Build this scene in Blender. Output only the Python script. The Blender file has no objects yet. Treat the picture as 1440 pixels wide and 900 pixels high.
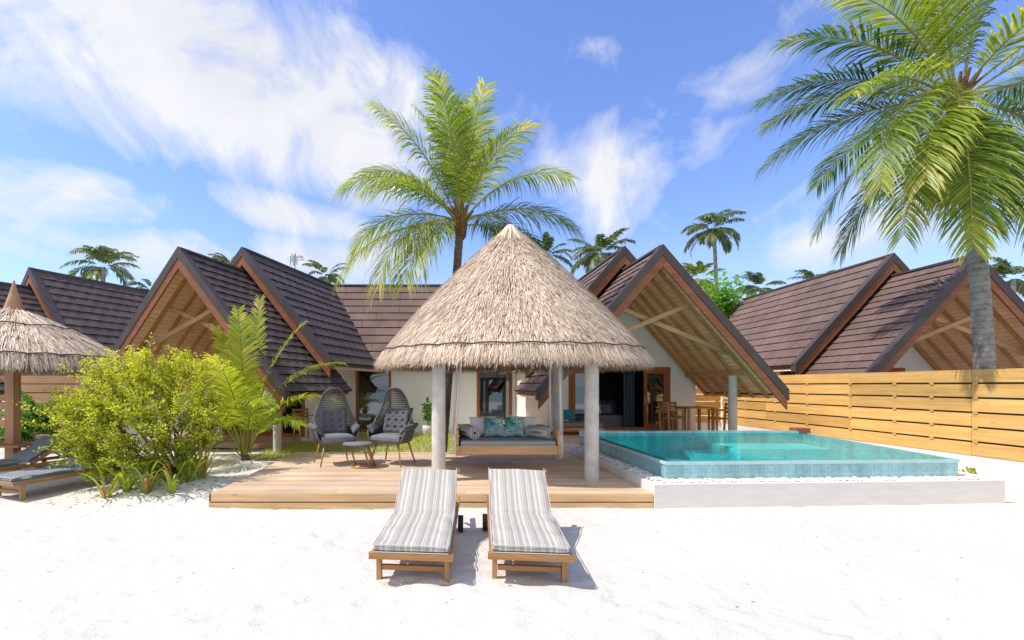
import bpy, math, random
from math import sin, cos, pi, radians, atan2, sqrt
from mathutils import Vector as V, noise as mnoise
random.seed(7)
R = random.random
def U(a, b): return a + (b - a) * R()
S = bpy.context.scene
COL = S.collection
V3 = V
UP = V((0, 0, 1))

# ------------------------------------------------------------------ mesh helper
class MB:
    def __init__(s): s.v = []; s.f = []; s.r = []; s.uv = {}; s.sm = []
    def face(s, pts, r=None, uv=None, smooth=False):
        n = len(s.v); s.v += [tuple(p) for p in pts]
        s.f.append(tuple(range(n, n + len(pts)))); s.r.append(R() if r is None else r); s.sm.append(smooth)
        if uv: s.uv[len(s.f) - 1] = uv
    def hexa(s, P, r=None):                       # P: 4 bottom, 4 top (ccw)
        r = R() if r is None else r; n = len(s.v); s.v += [tuple(p) for p in P]
        for q in ((3, 2, 1, 0), (4, 5, 6, 7), (0, 1, 5, 4), (1, 2, 6, 5), (2, 3, 7, 6), (3, 0, 4, 7)):
            s.f.append(tuple(n + i for i in q)); s.r.append(r); s.sm.append(False)
    def box(s, x0, x1, y0, y1, z0, z1, r=None):
        s.hexa([(x0, y0, z0), (x1, y0, z0), (x1, y1, z0), (x0, y1, z0), (x0, y0, z1), (x1, y0, z1), (x1, y1, z1), (x0, y1, z1)], r)
    def beam(s, a, b, w, h, up=UP, r=None):       # box from a to b, w across, h along up
        a = V(a); b = V(b); d = (b - a).normalized(); sd = d.cross(V(up))
        if sd.length < 1e-4: sd = V((1, 0, 0))
        sd = sd.normalized() * (w / 2); u = sd.cross(d).normalized() * (h / 2)
        s.hexa([a - sd - u, a + sd - u, b + sd - u, b - sd - u, a - sd + u, a + sd + u, b + sd + u, b - sd + u], r)
    def grid(s, P, smooth=True, r=None, closed_u=False):   # P[i][j]
        n = len(s.v); I = len(P); J = len(P[0])
        for row in P: s.v += [tuple(p) for p in row]
        for i in range(I - 1):
            for j in range(J if closed_u else J - 1):
                k = (j + 1) % J
                s.f.append((n + i * J + j, n + i * J + k, n + (i + 1) * J + k, n + (i + 1) * J + j))
                s.r.append(R() if r is None else r); s.sm.append(smooth)
    def tube(s, pts, rad, n=8, cap=True, smooth=True, r=None):
        pts = [V(p) for p in pts]; rr = R() if r is None else r
        if not hasattr(rad, '__len__'): rad = [rad] * len(pts)
        rows = []; ref = None
        for i, p in enumerate(pts):
            d = (pts[min(i + 1, len(pts) - 1)] - pts[max(i - 1, 0)]).normalized()
            if ref is None:
                ref = d.orthogonal().normalized()
                if abs(d.z) > .9: ref = (V((1, 0, 0)) - d * d.x).normalized()
            ref = (ref - d * ref.dot(d)).normalized(); b = d.cross(ref)
            rows.append([p + (ref * cos(2 * pi * k / n) + b * sin(2 * pi * k / n)) * rad[i] for k in range(n)])
        s.grid(rows, smooth, rr, True)
        if cap:
            m = len(s.v) - len(pts) * n
            s.f.append(tuple(m + k for k in range(n))[::-1]); s.r.append(rr); s.sm.append(False)
            m = len(s.v) - n
            s.f.append(tuple(m + k for k in range(n))); s.r.append(rr); s.sm.append(False)
    def lathe(s, c, prof, n=24, smooth=True, r=None, sx=1, sy=1):   # prof [(radius,z)]
        c = V(c); rr = R() if r is None else r
        s.grid([[c + V((q * sx * cos(2 * pi * k / n), q * sy * sin(2 * pi * k / n), z)) for k in range(n)] for q, z in prof], smooth, rr, True)
    def pillow(s, c, ux, uy, un, hx, hy, hn, n=10, r=None, pinch=.12, puff=.5, f=None):
        c = V(c); ux = V(ux).normalized(); uy = V(uy).normalized(); un = V(un).normalized()
        for sg in (1, -1):
            rows = []
            for i in range(n + 1):
                row = []
                for j in range(n + 1):
                    a = -1 + 2 * i / n; b = -1 + 2 * j / n
                    h = max(0, (1 - a ** 4)) ** puff * max(0, (1 - b ** 4)) ** puff
                    x = a * (1 - pinch * (1 - b * b) * abs(a) ** 3); y = b * (1 - pinch * (1 - a * a) * abs(b) ** 3)
                    hh = h * hn * sg + (f(a, b) * h if (f and sg > 0) else 0)
                    row.append(c + ux * x * hx + uy * y * hy + un * hh)
                rows.append(row if sg > 0 else row[::-1])
            s.grid(rows, True, r)
    def slab(s, c, ux, uy, un, hx, hy, hn, rad=.03, n=14, f=None, r=None):  # rounded-edge cushion
        c = V(c); ux = V(ux).normalized(); uy = V(uy).normalized(); un = V(un).normalized()
        k = max(1, 4)
        def samples(h):
            return [-h] + [-h + rad * (1 - cos(pi / 2 * t / 3)) for t in (1, 2, 3)] + [-h + rad + (2 * h - 2 * rad) * t / n for t in range(1, n)] + [h - rad * (1 - cos(pi / 2 * t / 3)) for t in (3, 2, 1)] + [h]
        X = samples(hx); Y = samples(hy)
        def prof(v, h):
            e = h - abs(v)
            return 1.0 if e >= rad else sqrt(max(0, 1 - (1 - e / rad) ** 2))
        for sg in (1, -1):
            rows = []
            for x in X:
                row = []
                for y in Y:
                    p = min(prof(x, hx), prof(y, hy)); hh = (hn - rad * .9) + rad * .9 * p
                    if min(hx - abs(x), hy - abs(y)) < 1e-6: hh = (hn - rad * .9)
                    q = f(x / hx, y / hy) if (f and sg > 0) else 0
                    row.append(c + ux * x + uy * y + un * (hh * sg + q * p))
                rows.append(row if sg > 0 else row[::-1])
            s.grid(rows, True, r)
        h = hn - rad * .9
        ring = [(-hx, y) for y in Y] + [(x, hy) for x in X[1:]] + [(hx, y) for y in Y[::-1][1:]] + [(x, -hy) for x in X[::-1][1:]]
        rows = [[c + ux * x + uy * y + un * z for x, y in ring] for z in (-h, h)]
        s.grid(rows, True, r)

ROOT = {}
def obj(name, mb, mat, parent=None, uvw=False):
    off = V((0, 0, 0))
    p = parent
    while p is not None:
        if p.name in ROOT: off = ROOT[p.name]
        p = p.parent
    me = bpy.data.meshes.new(name)
    me.from_pydata([tuple(V(v) - off) for v in mb.v], [], mb.f)
    a = me.attributes.new('rnd', 'FLOAT', 'FACE'); a.data.foreach_set('value', mb.r)
    me.polygons.foreach_set('use_smooth', mb.sm)
    uvl = me.uv_layers.new(name='UVMap'); d = []
    for pi_, poly in enumerate(me.polygons):
        if pi_ in mb.uv:
            for q in mb.uv[pi_]: d += [q[0], q[1]]
        else:
            n = poly.normal; ax = max(range(3), key=lambda i: abs(n[i]))
            for vi in poly.vertices:
                c = mb.v[vi]
                d += [(c[1], c[2]), (c[0], c[2]), (c[0], c[1])][ax]
    uvl.data.foreach_set('uv', d)
    me.materials.append(mat)
    o = bpy.data.objects.new(name, me); COL.objects.link(o)
    if parent is not None: o.parent = parent
    return o
def tag(o, label, cat=None, group=None, kind=None):
    if label: o['label'] = label
    if cat: o['category'] = cat
    if group: o['group'] = group
    if kind: o['kind'] = kind
    return o
def thing(name, label, cat, loc=(0, 0, 0), group=None):
    o = bpy.data.objects.new(name, None); COL.objects.link(o); o.location = loc; o.empty_display_size = .2
    ROOT[o.name] = V(loc); return tag(o, label, cat, group)
def struct(name, mb, mat):
    o = obj(name, mb, mat); o['kind'] = 'structure'; return o
def dup(root, loc, rotz=0, label=None):
    def rec(o, par):
        c = o.copy(); COL.objects.link(c); c.parent = par
        for ch in list(o.children): rec(ch, c)
        return c
    kids = list(root.children); c = root.copy(); COL.objects.link(c); c.location = loc; c.rotation_euler = (0, 0, rotz)
    for k in kids: rec(k, c)
    if label: c['label'] = label
    return c

# ------------------------------------------------------------------ materials
def newmat(name):
    m = bpy.data.materials.new(name); m.use_nodes = True; nt = m.node_tree
    return m, nt, nt.nodes, nt.links, nt.nodes['Principled BSDF']
def N(nodes, t, **kw):
    n = nodes.new(t)
    for k, v in kw.items():
        if k.startswith('i_'): n.inputs[k[2:].replace('_', ' ')].default_value = v
        else: setattr(n, k, v)
    return n
def rgba(c): return (c[0], c[1], c[2], 1)
def ramp(nodes, stops, interp='LINEAR'):
    r = nodes.new('ShaderNodeValToRGB'); e = r.color_ramp.elements; r.color_ramp.interpolation = interp
    while len(e) < len(stops): e.new(.5)
    for i, (p, c) in enumerate(stops): e[i].position = p; e[i].color = rgba(c)
    return r
def mixc(nodes, links, a, b, fac, mode='MIX'):
    m = nodes.new('ShaderNodeMix'); m.data_type = 'RGBA'; m.blend_type = mode
    for s_, x in ((m.inputs['A'], a), (m.inputs['B'], b), (m.inputs['Factor'], fac)):
        if hasattr(x, 'links') or hasattr(x, 'is_linked'): links.new(x, s_)
        elif isinstance(x, (int, float)): s_.default_value = x
        else: s_.default_value = rgba(x)
    return m.outputs['Result']
def math_(nodes, links, op, a, b=None, clamp=False):
    m = nodes.new('ShaderNodeMath'); m.operation = op; m.use_clamp = clamp
    for i, x in enumerate((a, b)):
        if x is None: continue
        if isinstance(x, (int, float)): m.inputs[i].default_value = x
        else: links.new(x, m.inputs[i])
    return m.outputs[0]

def simple(name, c1, c2=None, rough=.7, scale=8, spec=.3, bump=0, bscale=40, rnd=0, stretch=(1, 1, 1), coord='Object', metal=0, detail=6):
    m, nt, n, l, b = newmat(name)
    tc = N(n, 'ShaderNodeTexCoord'); mp = N(n, 'ShaderNodeMapping'); mp.inputs['Scale'].default_value = stretch
    l.new(tc.outputs[coord], mp.inputs['Vector'])
    no = N(n, 'ShaderNodeTexNoise', i_Scale=scale, i_Detail=detail, i_Roughness=.6); l.new(mp.outputs[0], no.inputs['Vector'])
    c2 = c2 or tuple(x * .8 for x in c1)
    rp = ramp(n, [(.3, c2), (.7, c1)]); l.new(no.outputs['Fac'], rp.inputs[0]); col = rp.outputs[0]
    if rnd:
        at = N(n, 'ShaderNodeAttribute', attribute_name='rnd')
        k = N(n, 'ShaderNodeMapRange'); k.inputs['To Min'].default_value = 1 - rnd; k.inputs['To Max'].default_value = 1 + rnd
        l.new(at.outputs['Fac'], k.inputs['Value'])
        cm = N(n, 'ShaderNodeVectorMath', operation='SCALE'); l.new(col, cm.inputs[0]); l.new(k.outputs[0], cm.inputs['Scale']); col = cm.outputs[0]
    l.new(col, b.inputs['Base Color'])
    b.inputs['Roughness'].default_value = rough; b.inputs['Specular IOR Level'].default_value = spec; b.inputs['Metallic'].default_value = metal
    if bump:
        bn = N(n, 'ShaderNodeTexNoise', i_Scale=bscale, i_Detail=5); l.new(mp.outputs[0], bn.inputs['Vector'])
        bp = N(n, 'ShaderNodeBump', i_Strength=min(1, bump), i_Distance=.02); l.new(bn.outputs['Fac'], bp.inputs['Height']); l.new(bp.outputs[0], b.inputs['Normal'])
    return m
def wood(name, c1, c2, axis='x', rough=.6, rnd=.15, scale=1.0, knots=False, spec=.3):
    st = {'x': (1.2, 22, 22), 'y': (22, 1.2, 22), 'z': (22, 22, 1.2)}[axis]
    m, nt, n, l, b = newmat(name)
    tc = N(n, 'ShaderNodeTexCoord'); at = N(n, 'ShaderNodeAttribute', attribute_name='rnd')
    mp = N(n, 'ShaderNodeMapping'); mp.inputs['Scale'].default_value = tuple(x * scale for x in st); l.new(tc.outputs['Object'], mp.inputs['Vector'])
    off = N(n, 'ShaderNodeVectorMath', operation='SCALE'); off.inputs[0].default_value = (37, 51, 23); l.new(at.outputs['Fac'], off.inputs['Scale'])
    ad = N(n, 'ShaderNodeVectorMath', operation='ADD'); l.new(mp.outputs[0], ad.inputs[0]); l.new(off.outputs[0], ad.inputs[1])
    no = N(n, 'ShaderNodeTexNoise', i_Scale=1.0, i_Detail=7, i_Roughness=.62, i_Distortion=.6); l.new(ad.outputs[0], no.inputs['Vector'])
    rp = ramp(n, [(.32, c2), (.62, c1)]); l.new(no.outputs['Fac'], rp.inputs[0]); col = rp.outputs[0]
    if knots:
        mk = N(n, 'ShaderNodeMapping'); kk = {'x': (1.6, 7, 7), 'y': (7, 1.6, 7), 'z': (7, 7, 1.6)}[axis]; mk.inputs['Scale'].default_value = kk
        l.new(tc.outputs['Object'], mk.inputs['Vector']); vo = N(n, 'ShaderNodeTexVoronoi', i_Scale=1.0); l.new(mk.outputs[0], vo.inputs['Vector'])
        kr = ramp(n, [(.03, (1, 1, 1)), (.10, (0, 0, 0))]); l.new(vo.outputs['Distance'], kr.inputs[0])
        kf = math_(n, l, 'MULTIPLY', kr.outputs[0], .55)
        col = mixc(n, l, col, tuple(x * .35 for x in c2), kf)
    k = N(n, 'ShaderNodeMapRange'); k.inputs['To Min'].default_value = 1 - rnd; k.inputs['To Max'].default_value = 1 + rnd
    l.new(at.outputs['Fac'], k.inputs['Value'])
    cm = N(n, 'ShaderNodeVectorMath', operation='SCALE'); l.new(col, cm.inputs[0]); l.new(k.outputs[0], cm.inputs['Scale'])
    # broad weathering
    w = N(n, 'ShaderNodeTexNoise', i_Scale=.9, i_Detail=4); l.new(tc.outputs['Object'], w.inputs['Vector'])
    wr = ramp(n, [(.3, (.82, .82, .84)), (.7, (1.06, 1.04, 1.0))]); l.new(w.outputs['Fac'], wr.inputs[0])
    col = mixc(n, l, cm.outputs[0], wr.outputs[0], 1.0, 'MULTIPLY')
    l.new(col, b.inputs['Base Color']); b.inputs['Roughness'].default_value = rough; b.inputs['Specular IOR Level'].default_value = spec
    bp = N(n, 'ShaderNodeBump', i_Strength=.25, i_Distance=.01); l.new(no.outputs['Fac'], bp.inputs['Height']); l.new(bp.outputs[0], b.inputs['Normal'])
    return m
def leafmat(name, stops, trans=.45, rough=.42, tboost=1.5):
    m, nt, n, l, b = newmat(name)
    at = N(n, 'ShaderNodeAttribute', attribute_name='rnd'); rp = ramp(n, stops); l.new(at.outputs['Fac'], rp.inputs[0])
    l.new(rp.outputs[0], b.inputs['Base Color']); b.inputs['Roughness'].default_value = rough; b.inputs['Specular IOR Level'].default_value = .45
    tr = N(n, 'ShaderNodeBsdfTranslucent')
    cm = N(n, 'ShaderNodeVectorMath', operation='MULTIPLY'); cm.inputs[1].default_value = (1.25 * tboost, 1.15 * tboost, .45 * tboost)
    l.new(rp.outputs[0], cm.inputs[0]); l.new(cm.outputs[0], tr.inputs['Color'])
    mx = N(n, 'ShaderNodeMixShader'); mx.inputs[0].default_value = trans
    l.new(b.outputs[0], mx.inputs[1]); l.new(tr.outputs[0], mx.inputs[2]); l.new(mx.outputs[0], n['Material Output'].inputs['Surface'])
    return m
def glassmat(name, tint=(.55, .6, .6), refl=1.0):
    m, nt, n, l, b = newmat(name); n.remove(b)
    g = N(n, 'ShaderNodeBsdfGlossy'); g.inputs['Roughness'].default_value = .02; g.inputs['Color'].default_value = (.9, .95, 1, 1)
    t = N(n, 'ShaderNodeBsdfTransparent'); t.inputs['Color'].default_value = rgba(tint)
    lw = N(n, 'ShaderNodeFresnel', i_IOR=1.75)
    f = math_(n, l, 'MULTIPLY_ADD', lw.outputs[0], refl); n_ = f.node; n_.inputs[2].default_value = .1; n_.use_clamp = True
    mx = N(n, 'ShaderNodeMixShader'); l.new(f, mx.inputs[0]); l.new(t.outputs[0], mx.inputs[1]); l.new(g.outputs[0], mx.inputs[2])
    l.new(mx.outputs[0], n['Material Output'].inputs['Surface']); return m
def stripes(name, cols, axis=0, period=.16, noise_=.05, rough=.85, coord='Object'):
    """cols: list of (width, colour) repeated along the axis"""
    m, nt, n, l, b = newmat(name)
    tc = N(n, 'ShaderNodeTexCoord'); sp = N(n, 'ShaderNodeSeparateXYZ'); l.new(tc.outputs[coord], sp.inputs[0])
    wn = N(n, 'ShaderNodeTexNoise', i_Scale=3.0, i_Detail=2); l.new(tc.outputs[coord], wn.inputs['Vector'])
    src = sp.outputs[axis] if axis < 3 else math_(n, l, 'ADD', sp.outputs[1], math_(n, l, 'MULTIPLY', sp.outputs[2], 2.2))
    x = math_(n, l, 'DIVIDE', src, period); wv = math_(n, l, 'MULTIPLY', wn.outputs['Fac'], noise_); x = math_(n, l, 'ADD', x, wv)
    x = math_(n, l, 'FRACT', math_(n, l, 'ADD', x, 50.0))
    tot = sum(w for w, c in cols); acc = 0; st = []
    for w, c in cols: st.append((acc / tot, c)); acc += w
    rp = ramp(n, st, 'CONSTANT'); l.new(x, rp.inputs[0])
    fn = N(n, 'ShaderNodeTexNoise', i_Scale=260.0, i_Detail=2); l.new(tc.outputs[coord], fn.inputs['Vector'])
    fr = ramp(n, [(.3, (.84, .84, .84)), (.7, (1.05, 1.05, 1.05))]); l.new(fn.outputs['Fac'], fr.inputs[0])
    col = mixc(n, l, rp.outputs[0], fr.outputs[0], 1.0, 'MULTIPLY'); l.new(col, b.inputs['Base Color'])
    b.inputs['Roughness'].default_value = rough; b.inputs['Specular IOR Level'].default_value = .15
    bn = N(n, 'ShaderNodeTexNoise', i_Scale=14.0, i_Detail=3); l.new(tc.outputs[coord], bn.inputs['Vector'])
    bp = N(n, 'ShaderNodeBump', i_Strength=.35, i_Distance=.02); l.new(bn.outputs['Fac'], bp.inputs['Height']); l.new(bp.outputs[0], b.inputs['Normal'])
    return m

def sandmat():
    m, nt, n, l, b = newmat('coral_sand')
    tc = N(n, 'ShaderNodeTexCoord'); P = tc.outputs['Object']
    n1 = N(n, 'ShaderNodeTexNoise', i_Scale=.5, i_Detail=5); l.new(P, n1.inputs['Vector'])
    r1 = ramp(n, [(.3, (.635, .612, .575)), (.7, (.705, .682, .645))]); l.new(n1.outputs['Fac'], r1.inputs[0])
    n2 = N(n, 'ShaderNodeTexNoise', i_Scale=55, i_Detail=6, i_Roughness=.75); l.new(P, n2.inputs['Vector'])
    r2 = ramp(n, [(.30, (.80, .79, .78)), (.55, (1, 1, 1))]); l.new(n2.outputs['Fac'], r2.inputs[0])
    col = mixc(n, l, r1.outputs[0], r2.outputs[0], 1.0, 'MULTIPLY')
    vo = N(n, 'ShaderNodeTexVoronoi', i_Scale=4.5, i_Randomness=1.0); l.new(P, vo.inputs['Vector'])
    vr = ramp(n, [(.045, (1, 1, 1)), (.075, (0, 0, 0))]); l.new(vo.outputs['Distance'], vr.inputs[0])
    n3 = N(n, 'ShaderNodeTexNoise', i_Scale=.8, i_Detail=2); l.new(P, n3.inputs['Vector'])
    nr = ramp(n, [(.38, (0, 0, 0)), (.55, (.9, .9, .9))]); l.new(n3.outputs['Fac'], nr.inputs[0])
    f = math_(n, l, 'MULTIPLY', vr.outputs[0], nr.outputs[0])
    col = mixc(n, l, col, (.26, .21, .17), f)
    l.new(col, b.inputs['Base Color']); b.inputs['Roughness'].default_value = .95; b.inputs['Specular IOR Level'].default_value = .1
    b1 = N(n, 'ShaderNodeTexNoise', i_Scale=7.0, i_Detail=6, i_Roughness=.58); l.new(P, b1.inputs['Vector'])
    b2 = N(n, 'ShaderNodeTexNoise', i_Scale=70.0, i_Detail=4, i_Roughness=.7); l.new(P, b2.inputs['Vector'])
    h = math_(n, l, 'ADD', math_(n, l, 'MULTIPLY', b1.outputs['Fac'], .038), math_(n, l, 'MULTIPLY', b2.outputs['Fac'], .006))
    bp = N(n, 'ShaderNodeBump', i_Strength=.75, i_Distance=1.0); l.new(h, bp.inputs['Height']); l.new(bp.outputs[0], b.inputs['Normal'])
    return m
def tilemat():
    m, nt, n, l, b = newmat('pool_mosaic')
    tc = N(n, 'ShaderNodeTexCoord'); br = N(n, 'ShaderNodeTexBrick', offset=0.0, squash=1.0)
    br.inputs['Scale'].default_value = 1.0; br.inputs['Brick Width'].default_value = .052; br.inputs['Row Height'].default_value = .052
    br.inputs['Mortar Size'].default_value = .0035; br.inputs['Mortar Smooth'].default_value = .2; br.inputs['Bias'].default_value = 0
    br.inputs['Color1'].default_value = (.22, .50, .55, 1); br.inputs['Color2'].default_value = (.30, .60, .64, 1); br.inputs['Mortar'].default_value = (.42, .58, .58, 1)
    l.new(tc.outputs['UV'], br.inputs['Vector'])
    n1 = N(n, 'ShaderNodeTexNoise', i_Scale=2.2, i_Detail=5); mp = N(n, 'ShaderNodeMapping'); mp.inputs['Scale'].default_value = (2.5, 2.5, .5)
    l.new(tc.outputs['Object'], mp.inputs[0]); l.new(mp.outputs[0], n1.inputs['Vector'])
    rr = ramp(n, [(.35, (.8, .8, .8)), (.65, (1.12, 1.12, 1.12))]); l.new(n1.outputs['Fac'], rr.inputs[0])
    col = mixc(n, l, br.outputs['Color'], rr.outputs[0], 1.0, 'MULTIPLY')
    l.new(col, b.inputs['Base Color']); b.inputs['Roughness'].default_value = .12; b.inputs['Specular IOR Level'].default_value = .6
    bp = N(n, 'ShaderNodeBump', i_Strength=.3, i_Distance=.004, invert=True); l.new(br.outputs['Fac'], bp.inputs['Height']); l.new(bp.outputs[0], b.inputs['Normal'])
    return m
def watermat():
    m, nt, n, l, b = newmat('pool_water'); n.remove(b)
    tc = N(n, 'ShaderNodeTexCoord'); no = N(n, 'ShaderNodeTexNoise', i_Scale=2.2, i_Detail=3, i_Distortion=.3); mp = N(n, 'ShaderNodeMapping')
    mp.inputs['Scale'].default_value = (1, 2.2, 1); l.new(tc.outputs['Object'], mp.inputs[0]); l.new(mp.outputs[0], no.inputs['Vector'])
    bp = N(n, 'ShaderNodeBump', i_Strength=.35, i_Distance=.02); l.new(no.outputs['Fac'], bp.inputs['Height'])
    g = N(n, 'ShaderNodeBsdfGlossy'); g.inputs['Roughness'].default_value = .015; l.new(bp.outputs[0], g.inputs['Normal'])
    t = N(n, 'ShaderNodeBsdfTransparent'); t.inputs['Color'].default_value = (.50, .93, .95, 1)
    lw = N(n, 'ShaderNodeFresnel', i_IOR=1.33); l.new(bp.outputs[0], lw.inputs['Normal'])
    mx = N(n, 'ShaderNodeMixShader'); l.new(math_(n, l, 'MULTIPLY', lw.outputs[0], .52), mx.inputs[0]); l.new(t.outputs[0], mx.inputs[1]); l.new(g.outputs[0], mx.inputs[2])
    l.new(mx.outputs[0], n['Material Output'].inputs['Surface']); return m
def poolfloormat():
    m, nt, n, l, b = newmat('pool_floor_caustic_mosaic')
    tc = N(n, 'ShaderNodeTexCoord')
    vo = N(n, 'ShaderNodeTexVoronoi', feature='SMOOTH_F1', i_Scale=2.6); no = N(n, 'ShaderNodeTexNoise', i_Scale=2.0, i_Detail=2)
    l.new(tc.outputs['Object'], no.inputs['Vector']); mm = N(n, 'ShaderNodeMix', data_type='VECTOR'); mm.inputs['Factor'].default_value = .35
    l.new(tc.outputs['Object'], mm.inputs['A']); l.new(no.outputs['Color'], mm.inputs['B']); l.new(mm.outputs['Result'], vo.inputs['Vector'])
    rp = ramp(n, [(.25, (.12, .78, .80)), (.8, (.28, .95, .95))]); l.new(vo.outputs['Distance'], rp.inputs[0])  # bright cell edges paint caustic ripple light into the floor colour
    br = N(n, 'ShaderNodeTexBrick', offset=0.0); br.inputs['Scale'].default_value = 1.0; br.inputs['Brick Width'].default_value = .052; br.inputs['Row Height'].default_value = .052
    br.inputs['Mortar Size'].default_value = .003; br.inputs['Color1'].default_value = (.85, .85, .85, 1); br.inputs['Color2'].default_value = (1, 1, 1, 1); br.inputs['Mortar'].default_value = (.75, .8, .8, 1)
    l.new(tc.outputs['UV'], br.inputs['Vector'])
    col = mixc(n, l, rp.outputs[0], br.outputs['Color'], 1.0, 'MULTIPLY'); l.new(col, b.inputs['Base Color']); b.inputs['Roughness'].default_value = .4
    return m
def shinglemat(name, c1, c2, c3):
    m, nt, n, l, b = newmat(name)
    tc = N(n, 'ShaderNodeTexCoord'); br = N(n, 'ShaderNodeTexBrick', offset=.37, offset_frequency=2)
    br.inputs['Scale'].default_value = 1.0; br.inputs['Brick Width'].default_value = 1.25; br.inputs['Row Height'].default_value = .40
    br.inputs['Mortar Size'].default_value = .008; br.inputs['Bias'].default_value = 0
    br.inputs['Color1'].default_value = rgba(c1); br.inputs['Color2'].default_value = rgba(c2); br.inputs['Mortar'].default_value = rgba(c3)
    l.new(tc.outputs['UV'], br.inputs['Vector'])
    no = N(n, 'ShaderNodeTexNoise', i_Scale=60, i_Detail=4, i_Roughness=.7); l.new(tc.outputs['Object'], no.inputs['Vector'])
    rr = ramp(n, [(.3, (.7, .7, .7)), (.7, (1.15, 1.12, 1.12))]); l.new(no.outputs['Fac'], rr.inputs[0])
    n2 = N(n, 'ShaderNodeTexNoise', i_Scale=1.3, i_Detail=5); l.new(tc.outputs['Object'], n2.inputs['Vector'])
    r2 = ramp(n, [(.3, (.8, .8, .82)), (.7, (1.15, 1.12, 1.1))]); l.new(n2.outputs['Fac'], r2.inputs[0])
    col = mixc(n, l, br.outputs['Color'], rr.outputs[0], 1.0, 'MULTIPLY'); col = mixc(n, l, col, r2.outputs[0], 1.0, 'MULTIPLY')
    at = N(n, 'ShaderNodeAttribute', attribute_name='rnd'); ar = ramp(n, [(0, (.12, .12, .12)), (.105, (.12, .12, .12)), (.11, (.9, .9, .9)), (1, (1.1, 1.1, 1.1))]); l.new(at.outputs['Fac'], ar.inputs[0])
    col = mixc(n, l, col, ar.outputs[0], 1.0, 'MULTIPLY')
    l.new(col, b.inputs['Base Color']); b.inputs['Roughness'].default_value = .8; b.inputs['Specular IOR Level'].default_value = .25
    bp = N(n, 'ShaderNodeBump', i_Strength=.5, i_Distance=.01); l.new(no.outputs['Fac'], bp.inputs['Height']); l.new(bp.outputs[0], b.inputs['Normal'])
    return m
def plankmat(name, c1, c2, w=.14, gap=(.10, .06, .03)):
    m, nt, n, l, b = newmat(name)
    tc = N(n, 'ShaderNodeTexCoord'); br = N(n, 'ShaderNodeTexBrick', offset=.43, offset_frequency=2)
    br.inputs['Scale'].default_value = 1.0; br.inputs['Brick Width'].default_value = 1.9; br.inputs['Row Height'].default_value = w
    br.inputs['Mortar Size'].default_value = .006; br.inputs['Color1'].default_value = rgba(c1); br.inputs['Color2'].default_value = rgba(c2); br.inputs['Mortar'].default_value = rgba(gap)
    l.new(tc.outputs['UV'], br.inputs['Vector'])
    mp = N(n, 'ShaderNodeMapping'); mp.inputs['Scale'].default_value = (2, 30, 1); l.new(tc.outputs['UV'], mp.inputs[0])
    no = N(n, 'ShaderNodeTexNoise', i_Scale=1, i_Detail=5); l.new(mp.outputs[0], no.inputs['Vector'])
    rr = ramp(n, [(.3, (.82, .8, .78)), (.7, (1.1, 1.1, 1.1))]); l.new(no.outputs['Fac'], rr.inputs[0])
    col = mixc(n, l, br.outputs['Color'], rr.outputs[0], 1.0, 'MULTIPLY'); l.new(col, b.inputs['Base Color']); b.inputs['Roughness'].default_value = .7
    return m
def leafprint():
    """teal cushion cloth printed with pale palm leaves: radial streaks about cell centres"""
    m, nt, n, l, b = newmat('leaf_print_cloth')
    tc = N(n, 'ShaderNodeTexCoord')
    vo = N(n, 'ShaderNodeTexVoronoi', i_Scale=6.5); l.new(tc.outputs['Object'], vo.inputs['Vector'])
    su = N(n, 'ShaderNodeVectorMath', operation='SUBTRACT'); sc = N(n, 'ShaderNodeVectorMath', operation='SCALE'); sc.inputs['Scale'].default_value = 6.5
    l.new(tc.outputs['Object'], sc.inputs[0]); sv = N(n, 'ShaderNodeVectorMath', operation='SCALE'); sv.inputs['Scale'].default_value = 6.5
    l.new(vo.outputs['Position'], sv.inputs[0]); l.new(sc.outputs[0], su.inputs[0]); l.new(sv.outputs[0], su.inputs[1])
    sp = N(n, 'ShaderNodeSeparateXYZ'); l.new(su.outputs[0], sp.inputs[0])
    ang = math_(n, l, 'ARCTAN2', sp.outputs[0], sp.outputs[2]); s_ = math_(n, l, 'SINE', math_(n, l, 'MULTIPLY', ang, 12.0))
    dist = vo.outputs['Distance']; k = ramp(n, [(.05, (0, 0, 0)), (.2, (1, 1, 1)), (.55, (.9, .9, .9)), (.75, (0, 0, 0))]); l.new(dist, k.inputs[0])
    f = math_(n, l, 'MULTIPLY', math_(n, l, 'GREATER_THAN', s_, .1), k.outputs[0])
    no = N(n, 'ShaderNodeTexNoise', i_Scale=5.0); l.new(tc.outputs['Object'], no.inputs['Vector'])
    r0 = ramp(n, [(.4, (.02, .16, .17)), (.6, (.05, .33, .34))]); l.new(no.outputs['Fac'], r0.inputs[0])
    nr = ramp(n, [(.36, (.16, .58, .58)), (.52, (.85, .90, .86))]); l.new(no.outputs['Fac'], nr.inputs[0])
    col = mixc(n, l, r0.outputs[0], nr.outputs[0], f); l.new(col, b.inputs['Base Color']); b.inputs['Roughness'].default_value = .9
    return m

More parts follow.
